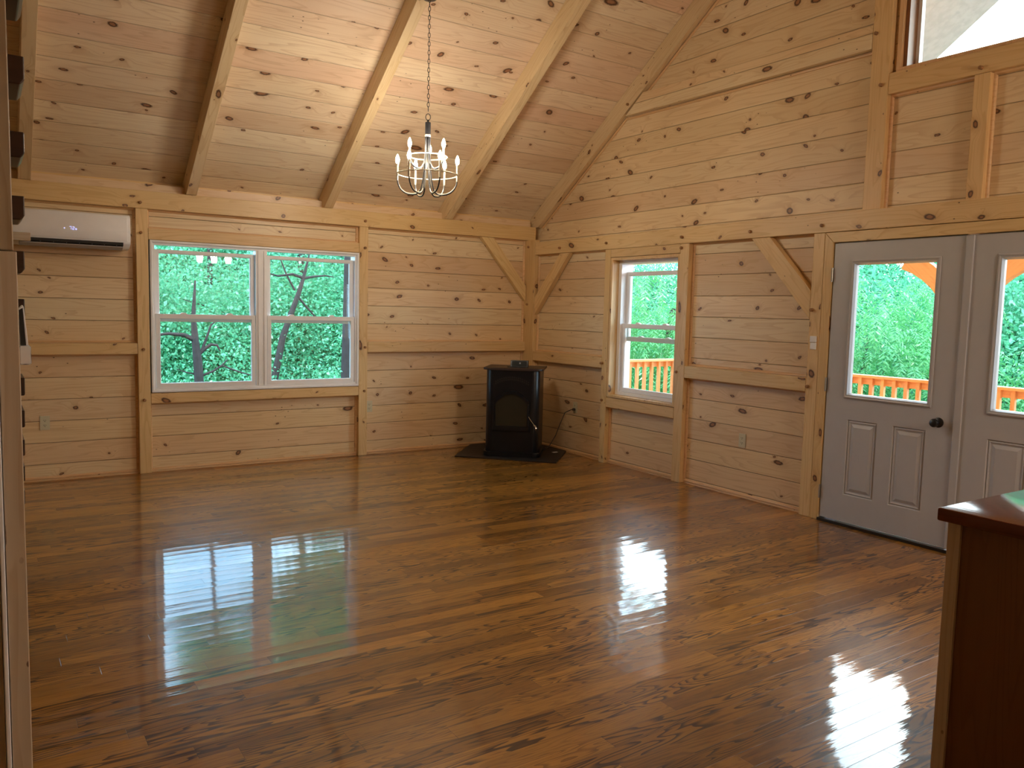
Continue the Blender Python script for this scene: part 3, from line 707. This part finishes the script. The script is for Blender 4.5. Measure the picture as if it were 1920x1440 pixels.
# vent grille : short slots in an arc
vg = MB()
for k in range(17):
    x = -0.165 + k * 0.33 / 16; z = 0.745 + 0.050 * (1 - (x / 0.17) ** 2)
    for dz in (0, 0.022): vg.prism([(x - 0.006, z + dz), (x + 0.006, z + dz), (x + 0.006, z + dz + 0.015), (x - 0.006, z + dz + 0.015)], 0.0, 0.003, f=lambda a, b_, h: fz(a - 0.005, b_, h))
vg.build('vent_grille', M['mat'], ST, 'z')
MB().prism([(-0.195, 0.272), (0.195, 0.272), (0.195, 0.280), (-0.195, 0.280)], 0, 0.006, f=lambda a, b_, h: fz(a, b_, h)).build('ash_door_lip', M['enamel'], ST, 'z')
MB().tube([sf(0.168, z, 0.030) for z in (0.33, 0.42, 0.50, 0.56)], [0.006, 0.007, 0.008, 0.005], 8).build('hinge_rod', M['enamel'], ST, 'z', smooth=True)
hd = MB().tube([sf(0.170, 0.44, 0.030), sf(0.20, 0.40, 0.045), sf(0.235, 0.355, 0.055)], 0.0035, 8).build('door_handle', M['chrome'], ST, 'z', smooth=True)
MB().tube([sf(0.232, 0.358, 0.055), sf(0.246, 0.345, 0.058), sf(0.254, 0.325, 0.058), sf(0.250, 0.308, 0.057)], [0.006, 0.011, 0.012, 0.006], 10).build('handle_grip', M['chrome'], hd, 'z', smooth=True)
TC = empty('control_box', sf(0.03, 0.915, -0.20), 'small black control box with a display on top of the stove', 'control box')
MB().prism([(-0.105, 0.915), (0.105, 0.915), (0.105, 0.923), (-0.105, 0.923)], -0.16, -0.27, f=lambda a, b_, h: fz(a + 0.03, b_, h), bev=0.002).build('foot', M['black'], TC, 'z')
MB().prism([(-0.165, 0.923), (-0.185, 0.985), (-0.245, 0.985), (-0.255, 0.923)], -0.045, 0.135, f=lambda a, b_, h: fz(h, b_, a), bev=0.003).build('housing', M['black'], TC, 'z')
cb = MB().prism([(-0.1648, 0.931), (-0.1820, 0.978), (-0.1835, 0.978), (-0.1680, 0.931)], -0.030, 0.120, f=lambda a, b_, h: fz(h, b_, a + 0.002)).build('display_face', M['grey_pl'], TC, 'z')
cb.data.materials[0] = plain('display_dark_grey', (0.018, 0.018, 0.016), 0.55, spec=0.2)
MB().prism([(0.045, 0.950), (0.060, 0.950), (0.060, 0.966), (0.045, 0.966)], -0.1735, -0.1700, f=lambda a, b_, h: fz(a, b_, h)).build('display_mark', M['grey_pl'], TC, 'z')
cbl = MB().tube([Vector((0.045, -0.868, 0.471)), Vector((0.010, -0.865, 0.470)), Vector((-0.055, -0.845, 0.44)), Vector((-0.095, -0.825, 0.33)), Vector((-0.135, -0.80, 0.20)), Vector((-0.20, -0.785, 0.09)), Vector((-0.285, -0.765, 0.035)), Vector((-0.345, -0.735, 0.03))], 0.0045, 8)
cbo = cbl.build('power_cable', M['cable'], None, 'z', smooth=True); tag(cbo, 'black power cable drooping from the outlet to the stove', 'cable')
MB().lathe([(0, 0.0), (0.014, 0.0), (0.015, 0.022), (0.008, 0.034), (0, 0.034)], (0.0545, -0.868, 0.4715), NB, 12).build('plug', M['cable'], cbo, 'z')

# ------------------------------------------------------------------ chandelier
CX, CY = -2.302, -1.985
CH = empty('chandelier', (CX, CY, 3.80), 'lit nine-candle chandelier hanging on a chain from the rafter', 'chandelier')
ztop = 2.432 - SL * CY
MB().lathe([(0.0, 0), (0.060, 0), (0.060, -0.012), (0.045, -0.026), (0.012, -0.032), (0, -0.032)], (CX, CY, ztop - 0.022), 'z', 24).build('canopy', M['black'], CH, 'z', smooth=True)
ch = MB(); z = ztop - 0.05; k = 0
pts = [(math.cos(t) * 0.0085, math.sin(t) * 0.0185) for t in [i * math.pi / 6 for i in range(12)]]
while z > 2.965:
    ax_ = (lambda a, b_: Vector((a * 0.834, -a * 0.551, b_))) if k % 2 == 0 else (lambda a, b_: Vector((a * 0.551, a * 0.834, b_)))
    ch.tube([Vector((CX, CY, z)) + ax_(a, b_) for a, b_ in pts], 0.0022, 5, closed=True); z -= 0.0315; k += 1
ch.build('chain', M['black'], CH, 'z', smooth=True)
MB().tube([Vector((CX + 0.834 * 0.018 * math.cos(t), CY - 0.551 * 0.018 * math.cos(t), 2.925 + 0.024 * math.sin(t))) for t in [i * math.pi / 8 for i in range(16)]], 0.0028, 6, closed=True).build('hanging_ring', M['black'], CH, 'z', smooth=True)
MB().lathe([(0, 0.02), (0.006, 0.02), (0.008, 0.006), (0.021, 0.0), (0.021, -0.088), (0.0, -0.088)], (CX, CY, 2.885), 'z', 24).build('stem_sleeve', M['black'], CH, 'z', smooth=True)
MB().lathe([(0.020, 0), (0.0225, -0.003), (0.0225, -0.014), (0.020, -0.017)], (CX, CY, 2.797), 'z', 24).build('stem_collar', M['champagne'], CH, 'z', smooth=True)
def bez(p0, p1, p2, p3, n=10):
    return [p0 * (1 - t) ** 3 + p1 * 3 * t * (1 - t) ** 2 + p2 * 3 * t * t * (1 - t) + p3 * t ** 3 for t in [i / n for i in range(n + 1)]]
LAT = Vector((0.834, -0.551, 0)); DEP = Vector((0.551, 0.834, 0))
O = Vector((CX, CY, 0))
def arm(ang, R_, r0, zb, zs, ze, zbulb):
    d = LAT * math.cos(ang) + DEP * math.sin(ang)
    P = lambda r, z_: O + d * r + Vector((0, 0, z_))
    path = [P(r0, 2.78), P(r0, 2.70)] + bez(P(r0, zs + 0.06), P(r0 + 0.012, zb + 0.03), P(r0 + 0.03, zb - 0.012), P((r0 + R_) * 0.53, zb), 9) + bez(P((r0 + R_) * 0.53, zb), P(R_ * 0.82, zb + 0.004), P(R_, zb + 0.05), P(R_, ze), 9)[1:]
    a = MB().tube(path, 0.0054, 8).build('arm', M['black'], CH, 'z', smooth=True)
    inn = [p - d * 0.0 + (Vector((0, 0, 1)) if i > 4 else -d) * 0.0060 for i, p in enumerate(path[2:-3])]
    MB().tube(inn, 0.0038, 6).build('arm_inlay', M['champagne'], a, 'z', smooth=True)
    c_ = MB().lathe([(0, -0.022), (0.0075, -0.022), (0.0085, 0.0), (0.0085, zbulb - ze - 0.006), (0.0105, zbulb - ze - 0.002), (0.0105, zbulb - ze), (0, zbulb - ze)], P(R_, ze), 'z', 14).build('candle_sleeve', M['champagne'], CH, 'z', smooth=True)
    b_ = MB().lathe([(0, 0.0), (0.0075, 0.0), (0.012, 0.010), (0.0150, 0.024), (0.0135, 0.038), (0.008, 0.055), (0.003, 0.066), (0, 0.069)], P(R_, zbulb), 'z', 16).build('bulb', M['bulb'], CH, 'z', smooth=True)
for k in range(6): arm(math.radians(60 * k), 0.226, 0.016, 2.352, 2.62, 2.475, 2.578)
for k in range(3): arm(math.radians(90 + 120 * k), 0.146, 0.009, 2.540, 2.70, 2.625, 2.688)
def ring(R_, z_, name):
    MB().tube([O + LAT * R_ * math.cos(t) + DEP * R_ * math.sin(t) + Vector((0, 0, z_)) for t in [i * 2 * math.pi / 48 for i in range(48)]], 0.0048, 6, closed=True).build(name, M['champagne'], CH, 'z', smooth=True)
ring(0.226, 2.500, 'lower_ring'); ring(0.146, 2.635, 'upper_ring')

# ------------------------------------------------------------------ stairs, partition and remote at the left edge
SC = empty('staircase', (-5.45, -1.4, 0.0), 'open stair with thick dark brown treads at the far left edge', 'staircase')
for k in range(14):
    y = -1.42 - 0.2645 * k; z = 0.2 * k; xr = -4.948 - 0.0062 * k
    tr = MB()
    cf = 0.018 if k > 7 else 0.006
    tr.prism([(xr, z + cf), (xr, z + 0.092), (-5.95, z + 0.092), (-5.95, z), (xr - cf * 0.7, z)], y, y + 0.27, f=lambda a, b_, h: (a, h, b_), bev=0.004)
    tr.build('tread', M['tread'], SC, 'x')
st = MB().beam((-5.55, -1.45, 0.0 + 0.02), (-5.55, -4.95, 2.66), 0.09, 0.10).build('stringer', M['tread'], SC, (0, -0.8, 0.6))
PP = empty('partition_post', (-5.12, -5.65, 0.0), 'pale pine post close to the camera at the left edge', 'post')
MB().box(-5.1385, -5.104, -5.70, -5.56, 0.0, 1.582, bev=0.002).build('lower_board', M['cream_wood'], PP, 'z')
MB().box(-5.1385, -5.109, -5.695, -5.56, 1.584, 3.2, bev=0.002).build('upper_board', M['old_wood'], PP, 'z')
MB().box(-5.148, -5.140, -5.71, -5.56, 0.0, 3.2, bev=0.002).build('corner_strip', M['white_pl'], PP, 'z')
struct(MB().box(-5.60, -5.150, -5.69, -5.56, 0.0, 3.2).build('wall_partition', M['cream_wood'], None, 'z'))
RM = empty('remote_holder', (-5.095, -5.60, 1.36), 'white holder with a black-faced remote on the post at the left edge', 'remote holder')
rb = MB().slab(-5.1045, -5.0845, 1.363, 1.400, -0.0, 0.05, [], lambda a, b_, n: (a, -5.69 + n, b_))
bmesh.ops.bevel(rb.b, geom=rb.b.edges[:], offset=0.002, segments=2, affect='EDGES')
rb.build('holder', M['white_pl'], RM, 'z')
MB().prism([(-5.102, 1.401), (-5.0885, 1.401), (-5.0945, 1.476), (-5.0965, 1.480), (-5.1035, 1.472)], -5.682, -5.645, f=lambda a, b_, h: (a, h, b_), bev=0.001).build('remote_control', M['white_pl'], RM, 'z')
MB().prism([(-5.1015, 1.401), (-5.0925, 1.401), (-5.0965, 1.474), (-5.1030, 1.470)], -5.6835, -5.6815, f=lambda a, b_, h: (a, h, b_)).build('remote_face', M['slot'], RM, 'z')

# ------------------------------------------------------------------ kitchen counter at the right edge
KC = empty('base_cabinet', (-2.35, -7.3, 0.0), 'dark brown cabinet end panel with a pale corner strip at the right edge', 'cabinet')
MB().box(-2.678, -2.06, -8.40, -6.262, 0.0, 0.876).build('carcass', M['cabinet'], KC, 'z')
MB().box(-2.700, -2.679, -6.292, -6.253, 0.0, 0.878, bev=0.001).build('corner_strip', M['cream_wood'], KC, 'z')
MB().box(-2.690, -2.6785, -8.40, -6.2925, 0.0, 0.878).build('side_panel', M['cabinet'], KC, 'z')
ct = MB().box(-2.722, -2.02, -8.44, -6.228, 0.879, 0.920, bev=0.006).build('countertop', M['counter'], None, 'y', smooth=True)
tag(ct, 'polished red-brown countertop with mirror-like shine at the right edge', 'countertop')

# ------------------------------------------------------------------ kitchen lamp behind the camera (seen mirrored in the window), then an added fill light
KL = empty('ceiling_light', (-1.24, -9.0, 2.28), 'three-shade light bar hanging behind the camera', 'light')
MB().box(-1.62, -0.86, -9.02, -8.98, 2.255, 2.275, bev=0.003).build('bar', M['hinge'], KL, 'x')
MB().tube([(-1.24, -9.0, 2.275), (-1.24, -9.0, 3.09)], 0.008, 8).build('rod', M['hinge'], KL, 'z')
for x in (-1.51, -1.24, -0.97):
    MB().lathe([(0.0, 0.0), (0.045, 0.0), (0.060, 0.06), (0.064, 0.15), (0.058, 0.15), (0.0, 0.135)], (x, -9.0, 2.29), 'z', 16).build('glass_shade', M['shade'], KL, 'z', smooth=True)
KP = empty('added_fill_light', (-1.10, -7.5, 2.5), 'added unseen fill light over the kitchen, right of the camera', 'light')  # unseen lamp, added to help light the room from the kitchen side
MB().lathe([(0.0, 0.0), (0.11, 0.02), (0.15, 0.07), (0.12, 0.13), (0.03, 0.16), (0.0, 0.16)], (-1.10, -7.5, 2.45), 'z', 24).build('glass_shade', M['fill_shade'], KP, 'z', smooth=True)
MB().tube([(-1.10, -7.5, 2.61), (-1.10, -7.5, CZ - SL * (2 * RID + 7.5) - 0.0)], 0.008, 8).build('rod', M['hinge'], KP, 'z')

# ------------------------------------------------------------------ outside: deck, rail, porch
dk = MB().box(0.26, 3.42, -7.6, 0.98, -0.20, -0.14).build('porch_deck', M['deck'], None, 'y'); tag(dk, 'orange stained wooden deck outside the doors', 'deck')
RL = empty('deck_railing', (3.3, -3.0, -0.14), 'orange stained railing outside, parallel to the wall with the white doors', 'railing')
def rail(parent, f, a0, a1, skip=()):
    g_ = 'y' if f is FR1 else 'x'
    MB().slab(a0, a1, 0.828, 0.856, -0.07, 0.07, [], f).build('cap_rail', M['deck'], parent, g_)
    MB().slab(a0, a1, 0.748, 0.827, -0.045, -0.012, [], f).build('top_rail', M['deck'], parent, g_)
    MB().slab(a0, a1, -0.05, 0.03, -0.045, -0.012, [], f).build('bottom_rail', M['deck'], parent, g_)
    a = a0 + 0.06
    while a < a1 - 0.03:
        MB().slab(a, a + 0.04, -0.10, 0.828, -0.0115, 0.028, [], f).build('baluster', M['deck'], parent, 'z'); a += 0.1375
FR1 = lambda a, b_, n: (3.30 - n, a, b_)
FR2 = lambda a, b_, n: (a, 0.87 - n, b_)
rail(RL, FR1, -6.8, 0.72)
RL2 = empty('deck_railing', (2.0, 0.87, -0.14), 'orange stained railing seen through the side window', 'railing')
rail(RL2, FR2, 0.9, 3.2)
def ppost(y, x=3.10, label=''):
    o = MB().box(x - 0.08, x + 0.08, y - 0.08, y + 0.08, -0.14, 2.40, bev=0.006).build('porch_post', M['deck'], None, 'z'); tag(o, label, 'post'); return o
ppost(-3.25, label='orange stained porch post hidden behind the gap between the doors')
ppost(-6.45, label='orange stained porch post right of the doors, out of view')
def curved(y0, s_, label):
    o_, i_ = [], []
    for k in range(9):
        t = k / 8; a = t * math.radians(62)
        yy = s_ * (0.08 + 0.95 * (1 - math.cos(a * 1.18)) * 0.86); zz = 1.21 + 0.86 * math.sin(a * 1.18)
        i_.append((y0 + yy, zz)); o_.append((y0 + yy - s_ * 0.16 * math.cos(a), zz + 0.16 * math.sin(a) + 0.03))
    m = MB(); o = m.prism(i_ + [(max(min(p[0], 99), -99), p[1]) for p in o_[::-1]], 3.05, 3.15, f=lambda a, b_, h: (h, a, b_))
    o = o.build('curved_brace', M['deck'], None, (0, s_, 1)); tag(o, label, 'brace')
curved(-3.25, 1, 'orange curved brace seen at the top right of the left door glass')
curved(-3.25, -1, 'orange curved brace seen at the top of the right door glass')
tag(MB().box(3.02, 3.18, -7.6, 0.5, 2.30, 2.46).build('porch_beam', M['deck'], None, 'y'), 'orange porch beam above the curved braces', 'beam')
rf = MB(); zo = 2.40
for y0, y1 in ((0.0, RID), (2 * RID, RID)):
    z0 = zo; z1 = zo - SL * RID
    rf.prism([(y0, z0), (y1, z1), (y1, z1 + 0.16), (y0, z0 + 0.16)], 0.36, 3.36, f=lambda a, b_, h: (h, a, b_))
rf = rf.build('porch_roof', M['soffit'], None, 'x'); tag(rf, 'pale underside of the porch roof seen through the high gable window', 'roof')

# hillside
hm = MB(); N = 40; span = 45.0
grid = [[None] * (N + 1) for _ in range(N + 1)]
for i in range(N + 1):
    for j in range(N + 1):
        x = -22 + 62 * i / N; y = -25 + 65 * j / N
        dd = max(0.0, math.hypot(max(0, x - 3.5), max(0, y - 1.0)))
        z = -1.2 - 0.16 * min(dd, 9) + (0.0 if dd < 12 else min(4.3 if x < 6 else 3.6, (dd - 12) * 0.42)) + 0.35 * math.sin(x * 1.3 + y) * math.cos(y * 0.9) * (dd > 2)
        grid[i][j] = hm.b.verts.new((x, y, z))
for i in range(N):
    for j in range(N): hm.b.faces.new([grid[i][j], grid[i + 1][j], grid[i + 1][j + 1], grid[i][j + 1]])
hl = hm.build('hillside_ground', M['hill'], None, 'x', smooth=True); tag(hl, 'overgrown green slope around the house', 'ground', kind='stuff')

# ------------------------------------------------------------------ trees
rng = np.random.default_rng(11)
def leaf_mesh(name, n, rad, size, mat, clumps=70, hz=1.0, aspect=0.62):
    cc = rng.normal(size=(clumps, 3)); cc /= np.linalg.norm(cc, axis=1)[:, None]
    cc *= (rng.random((clumps, 1)) ** 0.45); cc *= np.array([rad, rad, rad * hz]) * 0.86
    idx = rng.integers(0, clumps, n)
    p = cc[idx] + rng.normal(size=(n, 3)) * rad * 0.17
    d = rng.normal(size=(n, 3)); d[:, 2] -= 0.35; d /= np.linalg.norm(d, axis=1)[:, None]
    nn = rng.normal(size=(n, 3)) + np.array([0, 0, 1.3]) + 0.5 * p / rad
    r = np.cross(d, nn); r /= np.linalg.norm(r, axis=1)[:, None] + 1e-9
    s = size * (0.6 + 0.8 * rng.random((n, 1)))
    fold = np.cross(r, d) * s * 0.12
    v = np.empty((n, 4, 3)); v[:, 0] = p; v[:, 1] = p + d * s * 0.45 + r * s * aspect * 0.5 + fold; v[:, 2] = p + d * s; v[:, 3] = p + d * s * 0.45 - r * s * aspect * 0.5 + fold
    return mk(name, v, mat)
def mk(name, v, mat):
    n = len(v); me = bpy.data.meshes.new(name)
    me.vertices.add(n * 4); me.vertices.foreach_set('co', v.reshape(-1).astype(np.float32))
    me.loops.add(n * 4); me.loops.foreach_set('vertex_index', np.arange(n * 4, dtype=np.int32))
    me.polygons.add(n); me.polygons.foreach_set('loop_start', np.arange(0, n * 4, 4, dtype=np.int32))
    uvl = me.uv_layers.new(name='UVMap'); u = np.repeat(rng.random((n, 2)), 4, axis=0); uvl.data.foreach_set('uv', u.reshape(-1).astype(np.float32))
    me.update(); me.validate(); me.materials.append(mat); return me
def frond_mesh(name, nf, rad, mat, L=0.55, hz=0.9):
    out = []
    for _ in range(nf):
        o = rng.normal(size=3); o /= np.linalg.norm(o); base = o * np.array([rad, rad, rad * hz]) * rng.random() ** 0.4
        az = rng.random() * 6.283; h = np.array([math.cos(az), math.sin(az), 0.0]); l_ = L * (0.7 + 0.6 * rng.random()); up = 0.45 * rng.random()
        npair = 10; side = np.array([-h[1], h[0], 0.0])
        for k in range(npair):
            t = (k + 0.6) / npair
            c_ = base + h * l_ * t * (1 - 0.25 * t) + np.array([0, 0, l_ * (up * t - 1.15 * t * t)])
            tn = h * (1 - 0.5 * t) + np.array([0, 0, up - 2.3 * t]); tn /= np.linalg.norm(tn)
            ls = 0.105 * (1 - 0.45 * abs(2 * t - 0.9)) * (l_ / 0.55)
            for sg in (-1, 1):
                dd = side * sg * 0.85 + tn * 0.45 + np.array([0, 0, -0.28]) + rng.normal(size=3) * 0.1; dd /= np.linalg.norm(dd)
                wv = tn * ls * 0.17
                out.append([c_, c_ + dd * ls * 0.4 + wv, c_ + dd * ls, c_ + dd * ls * 0.4 - wv])
    return mk(name, np.array(out), mat)
LM = [leaf_mesh('crown', 34000, 1.9, 0.072, M['leaf'], 110), leaf_mesh('crown', 30000, 1.7, 0.080, M['leaf'], 90, 1.15), leaf_mesh('crown', 36000, 2.0, 0.062, M['leaf'], 130, 0.9)]
FM = [frond_mesh('crown', 420, 1.25, M['frond']), frond_mesh('crown', 360, 1.1, M['frond'], 0.62)]
def tube_mesh(paths, seg=7):
    m = MB()
    for pts, rs in paths: m.tube(pts, rs, seg)
    return m
TRK = []
for _ in range(2):
    ps = [([(0, 0, -4.5), (0.05, 0.02, -2), (0.0, 0.1, 0.0), (0.15, 0.0, 1.2)], [0.10, 0.085, 0.06, 0.02])]
    for k in range(7):
        a = R.uniform(0, 6.28); z0 = R.uniform(-1.5, 0.6); ln = R.uniform(0.9, 1.5)
        ps.append(([(0, 0, z0), (math.cos(a) * ln * .5, math.sin(a) * ln * .5, z0 + 0.35), (math.cos(a + .3) * ln, math.sin(a + .3) * ln, z0 + 0.5)], [0.028, 0.018, 0.006]))
    o = tube_mesh(ps).build('trunk', M['bark'], None, 'z', smooth=True); TRK.append(o.data); bpy.data.objects.remove(o)
def tree(x, y, z, s_, kind, label, group, trunk=True):
    T = empty('tree' if kind == 'leaf' else 'frond_tree', (x, y, z), label, 'tree', group)
    me = R.choice(LM if kind == 'leaf' else FM)
    c_ = bpy.data.objects.new('crown', me); COL.objects.link(c_); c_.parent = T
    c_.rotation_euler = (0, 0, R.uniform(0, 6.28)); c_.scale = (s_, s_, s_ * R.uniform(0.9, 1.1))
    if trunk:
        k = bpy.data.objects.new('trunk', R.choice(TRK)); COL.objects.link(k); k.parent = T; k.rotation_euler = (0, 0, R.uniform(0, 6.28)); k.scale = (s_, s_, 1)
    return T
LA = 'leafy green tree in the woods beyond the double window'; GA = 'trees beyond the double window'
LB = 'leafy green tree in the woods beyond the deck'; GB = 'trees beyond the deck'
C0 = Vector((-5.17, -7.53))
def polar(az, d): a = math.radians(az); return C0.x + d * math.sin(a), C0.y + d * math.cos(a)
for az, d, z, s_ in [(6, 17, 0.6, 1.1), (11, 18.5, 0.2, 1.15), (15.5, 17.2, 0.5, 1.1), (20, 18, 0.9, 1.15), (24.5, 17, 0.8, 1.1), (29, 18, 0.6, 1.1),
                     (8, 21.5, 1.5, 1.25), (14, 22.5, 1.4, 1.25), (11, 23, 1.3, 1.25), (20, 22, 1.8, 1.3), (17, 23.5, 1.6, 1.3), (25.5, 21.5, 1.9, 1.3), (31, 22, 1.8, 1.3),
                     (18.8, 18, 5.6, 0.85), (22.0, 18, 5.0, 1.0), (24.5, 18, 6.6, 0.9), (13.0, 18.5, 6.3, 0.55), (5, 21, 3.0, 1.3), (10, 15.2, -1.2, 0.8), (17, 15.0, -1.3, 0.9), (22.5, 15, -1.0, 0.85),
                     (6, 24, 4.2, 1.3)]:
    x, y = polar(az, d); tree(x, y, z, s_, 'leaf', LA, GA)
for az, d, z, s_ in [(36, 19, 0.0, 1.2), (41, 18.5, 0.0, 1.15), (46, 18, 0.2, 1.15), (51, 18, 0.2, 1.15), (56, 18, 0.4, 1.15), (61, 17.5, 0.2, 1.15), (66, 17.5, 0.6, 1.2), (71, 17.5, 0.7, 1.2),
                     (38, 23, 1.2, 1.3), (44, 23, 1.1, 1.3), (50, 22.5, 1.0, 1.3), (57, 22, 1.3, 1.3), (64, 22, 2.0, 1.3), (70, 22, 2.2, 1.3),
                     (54, 15.2, -1.6, 0.8), (60, 15.0, -1.4, 0.8), (65, 15.5, -0.9, 0.9), (43, 16, -1.6, 0.9)]:
    x, y = polar(az, d); tree(x, y, z, s_, 'leaf', LB, GB)
for az, d, z, s_ in [(42.3, 14.2, 1.35, 0.95), (44.6, 13.9, 0.55, 0.9), (40.5, 15.0, 0.3, 0.95), (57.0, 13.8, 1.15, 0.95), (59.5, 13.6, 0.5, 0.95), (56.0, 13.9, -0.2, 0.9), (66.5, 14.2, 0.2, 1.0), (61.5, 15.0, 1.6, 0.8)]:
    x, y = polar(az, d); tree(x, y, z, s_, 'frond', 'bright green tree with drooping feathery fronds close beyond the deck rail', 'feathery trees beyond the deck', trunk=False)
# dark trunks that show plainly against the leaves
def trunkthing(paths, label):
    o = tube_mesh(paths, 9).build('bare_tree_trunk', M['bark'], None, 'z', smooth=True); tag(o, label, 'tree trunk'); return o
y4 = 4.6
def pa(x, z, y=y4):
    k = (y + 7.53) / (4 + 7.53); return (-5.17 + (x + 5.17) * k, y, 1.49 + (z - 1.49) * k)
trunkthing([([pa(-2.66, -3.4), pa(-2.66, 0.3), pa(-2.68, 0.7), pa(-2.71, 1.0), pa(-2.73, 1.30), pa(-2.70, 1.8)], [0.08, 0.068, 0.064, 0.050, 0.034, 0.012]),
            ([pa(-2.71, 0.99), pa(-2.85, 1.06), pa(-3.05, 1.08), pa(-3.25, 1.05), pa(-3.4, 1.12)], [0.04, 0.03, 0.022, 0.018, 0.008]),
            ([pa(-2.66, 0.80), pa(-2.58, 0.88), pa(-2.50, 0.93), pa(-2.42, 0.92), pa(-2.38, 0.84)], [0.03, 0.028, 0.022, 0.018, 0.008]),
            ([pa(-2.62, 0.86), pa(-2.56, 1.02), pa(-2.50, 1.2), pa(-2.42, 1.26)], [0.022, 0.018, 0.014, 0.006]),
            ([pa(-2.64, 0.50), pa(-2.48, 0.56), pa(-2.36, 0.64), pa(-2.22, 0.58), pa(-2.05, 0.52), pa(-1.9, 0.48)], [0.018, 0.016, 0.014, 0.013, 0.010, 0.006]),
            ([pa(-2.36, 0.64), pa(-2.28, 0.72)], [0.012, 0.008]), ([pa(-2.66, 0.52), pa(-2.82, 0.55), pa(-2.95, 0.6)], [0.014, 0.010, 0.005])],
           'dark forked tree trunk seen through the lower left pane of the double window')
def pb(x, z, y=6.6):
    k = (y + 7.53) / 13.53; return (-5.17 + (x + 5.17) * k, y, 1.49 + (z - 1.49) * k)
trunkthing([([pb(-1.25, -4.2), pb(-1.02, 0.2), pb(-0.87, 0.95), pb(-0.73, 1.337), pb(-0.594, 1.70), pb(-0.50, 2.0), pb(-0.40, 2.4)], [0.08, 0.068, 0.058, 0.050, 0.042, 0.030, 0.012]),
            ([pb(-0.50, 1.96), pb(-0.70, 2.02), pb(-0.95, 1.98), pb(-1.15, 2.03)], [0.03, 0.024, 0.018, 0.008]),
            ([pb(-0.50, 1.96), pb(-0.30, 2.0), pb(-0.12, 2.02), pb(0.05, 2.0)], [0.026, 0.020, 0.014, 0.006]),
            ([pb(-0.66, 1.75), pb(-0.80, 2.0), pb(-0.92, 2.3)], [0.02, 0.016, 0.01]),
            ([pb(-0.62, 1.66), pb(-0.48, 1.5), pb(-0.34, 1.35), pb(-0.26, 1.25)], [0.022, 0.02, 0.016, 0.01])],
           'dark leaning tree trunk seen through the right half of the double window')
trunkthing([([(-0.05, 5.2, -4.0), (-0.07, 5.2, 0.3), (-0.05, 5.2, 1.3), (-0.03, 5.2, 2.6), (0.05, 5.2, 4.5)], [0.09, 0.075, 0.065, 0.06, 0.04])],
           'upright dark trunk at the right edge of the double window view')
px_, py_ = polar(43.9, 15.0)
trunkthing([([(px_, py_, -4), (px_ + 0.05, py_, -0.4), (px_ + 0.15, py_, 0.6), (px_ + 0.3, py_, 1.6)], [0.16, 0.13, 0.11, 0.05]), ([(px_ + .1, py_, 0.3), (px_ - .3, py_ + .1, 0.9)], [0.06, 0.02])],
           'dark trunk seen through the side window above the deck rail')
px_, py_ = polar(57.1, 14.2)
trunkthing([([(px_, py_, -4), (px_, py_, -0.2), (px_ + 0.02, py_, 0.6), (px_ + 0.1, py_, 1.2)], [0.08, 0.06, 0.05, 0.02]), ([(px_, py_, 0.35), (px_ + .3, py_ - .2, 0.65)], [0.03, 0.012])],
           'thin dark trunk seen through the left door glass')

# ------------------------------------------------------------------ light
wd = bpy.data.worlds.new('overcast_sky'); S.world = wd; wd.use_nodes = True
t = NT(wd)
tc = t.n('ShaderNodeTexCoord').outputs['Generated']
dx = t.sep(tc)[0]
cl = t.m('ADD', t.m('MULTIPLY', t.ss(t.noise(tc, 3.2, 4, 0.55), 0.40, 0.62), 0.30), t.m('MULTIPLY', t.ss(dx, 0.52, 0.88), 0.9), clamp=True)
colr = t.mix(cl, (0.36, 0.66, 1.0), (0.92, 0.97, 1.0))
bg = t.n('ShaderNodeBackground'); t.put(bg.inputs[0], colr); t.put(bg.inputs[1], t.m('ADD', 5.0, t.m('MULTIPLY', cl, 13.0)))
ow = t.n('ShaderNodeOutputWorld'); t.t.links.new(bg.outputs[0], ow.inputs[0])
def light(typ, name, loc, energy, col, **kw):
    d = bpy.data.lights.new(name, typ); d.energy = energy; d.color = col
    for k, v in kw.items(): setattr(d, k, v)
    o = bpy.data.objects.new(name, d); COL.objects.link(o); o.location = loc; return o
sun = light('SUN', 'sun', (0, 0, 12), 10.0, (1.0, 0.95, 0.86), angle=math.radians(14))
sun.rotation_euler = Vector((0.50, 0.62, -0.95)).to_track_quat('-Z', 'Y').to_euler()

# ------------------------------------------------------------------ camera
cd = bpy.data.cameras.new('camera'); cam = bpy.data.objects.new('camera', cd); COL.objects.link(cam); S.camera = cam
cd.sensor_width = 36.0; cd.lens = 1510.50 * 36.0 / 1920.0; cd.clip_start = 0.05; cd.clip_end = 200
r_ = Vector((0.83406743, -0.55115153, 0.02373822)); u_ = Vector((0.03016454, 0.08852997, 0.99561667)); f_ = Vector((0.5508372, 0.82969538, -0.0904652))
mw = Matrix((r_, u_, -f_)).transposed().to_4x4(); mw.translation = Vector((-5.17056591, -7.53150532, 1.49123093)); cam.matrix_world = mw
S.view_settings.view_transform = 'Standard'; S.view_settings.look = 'None'; S.view_settings.gamma = 1.0
S.view_settings.exposure = 0.0; S.view_settings.use_curve_mapping = False
S.cycles.max_bounces = 8; S.cycles.diffuse_bounces = 4; S.cycles.glossy_bounces = 4; S.cycles.transparent_max_bounces = 12
S.cycles.sample_clamp_indirect = 6.0; S.cycles.use_denoising = True
S.cycles.caustics_reflective = False; S.cycles.caustics_refractive = False
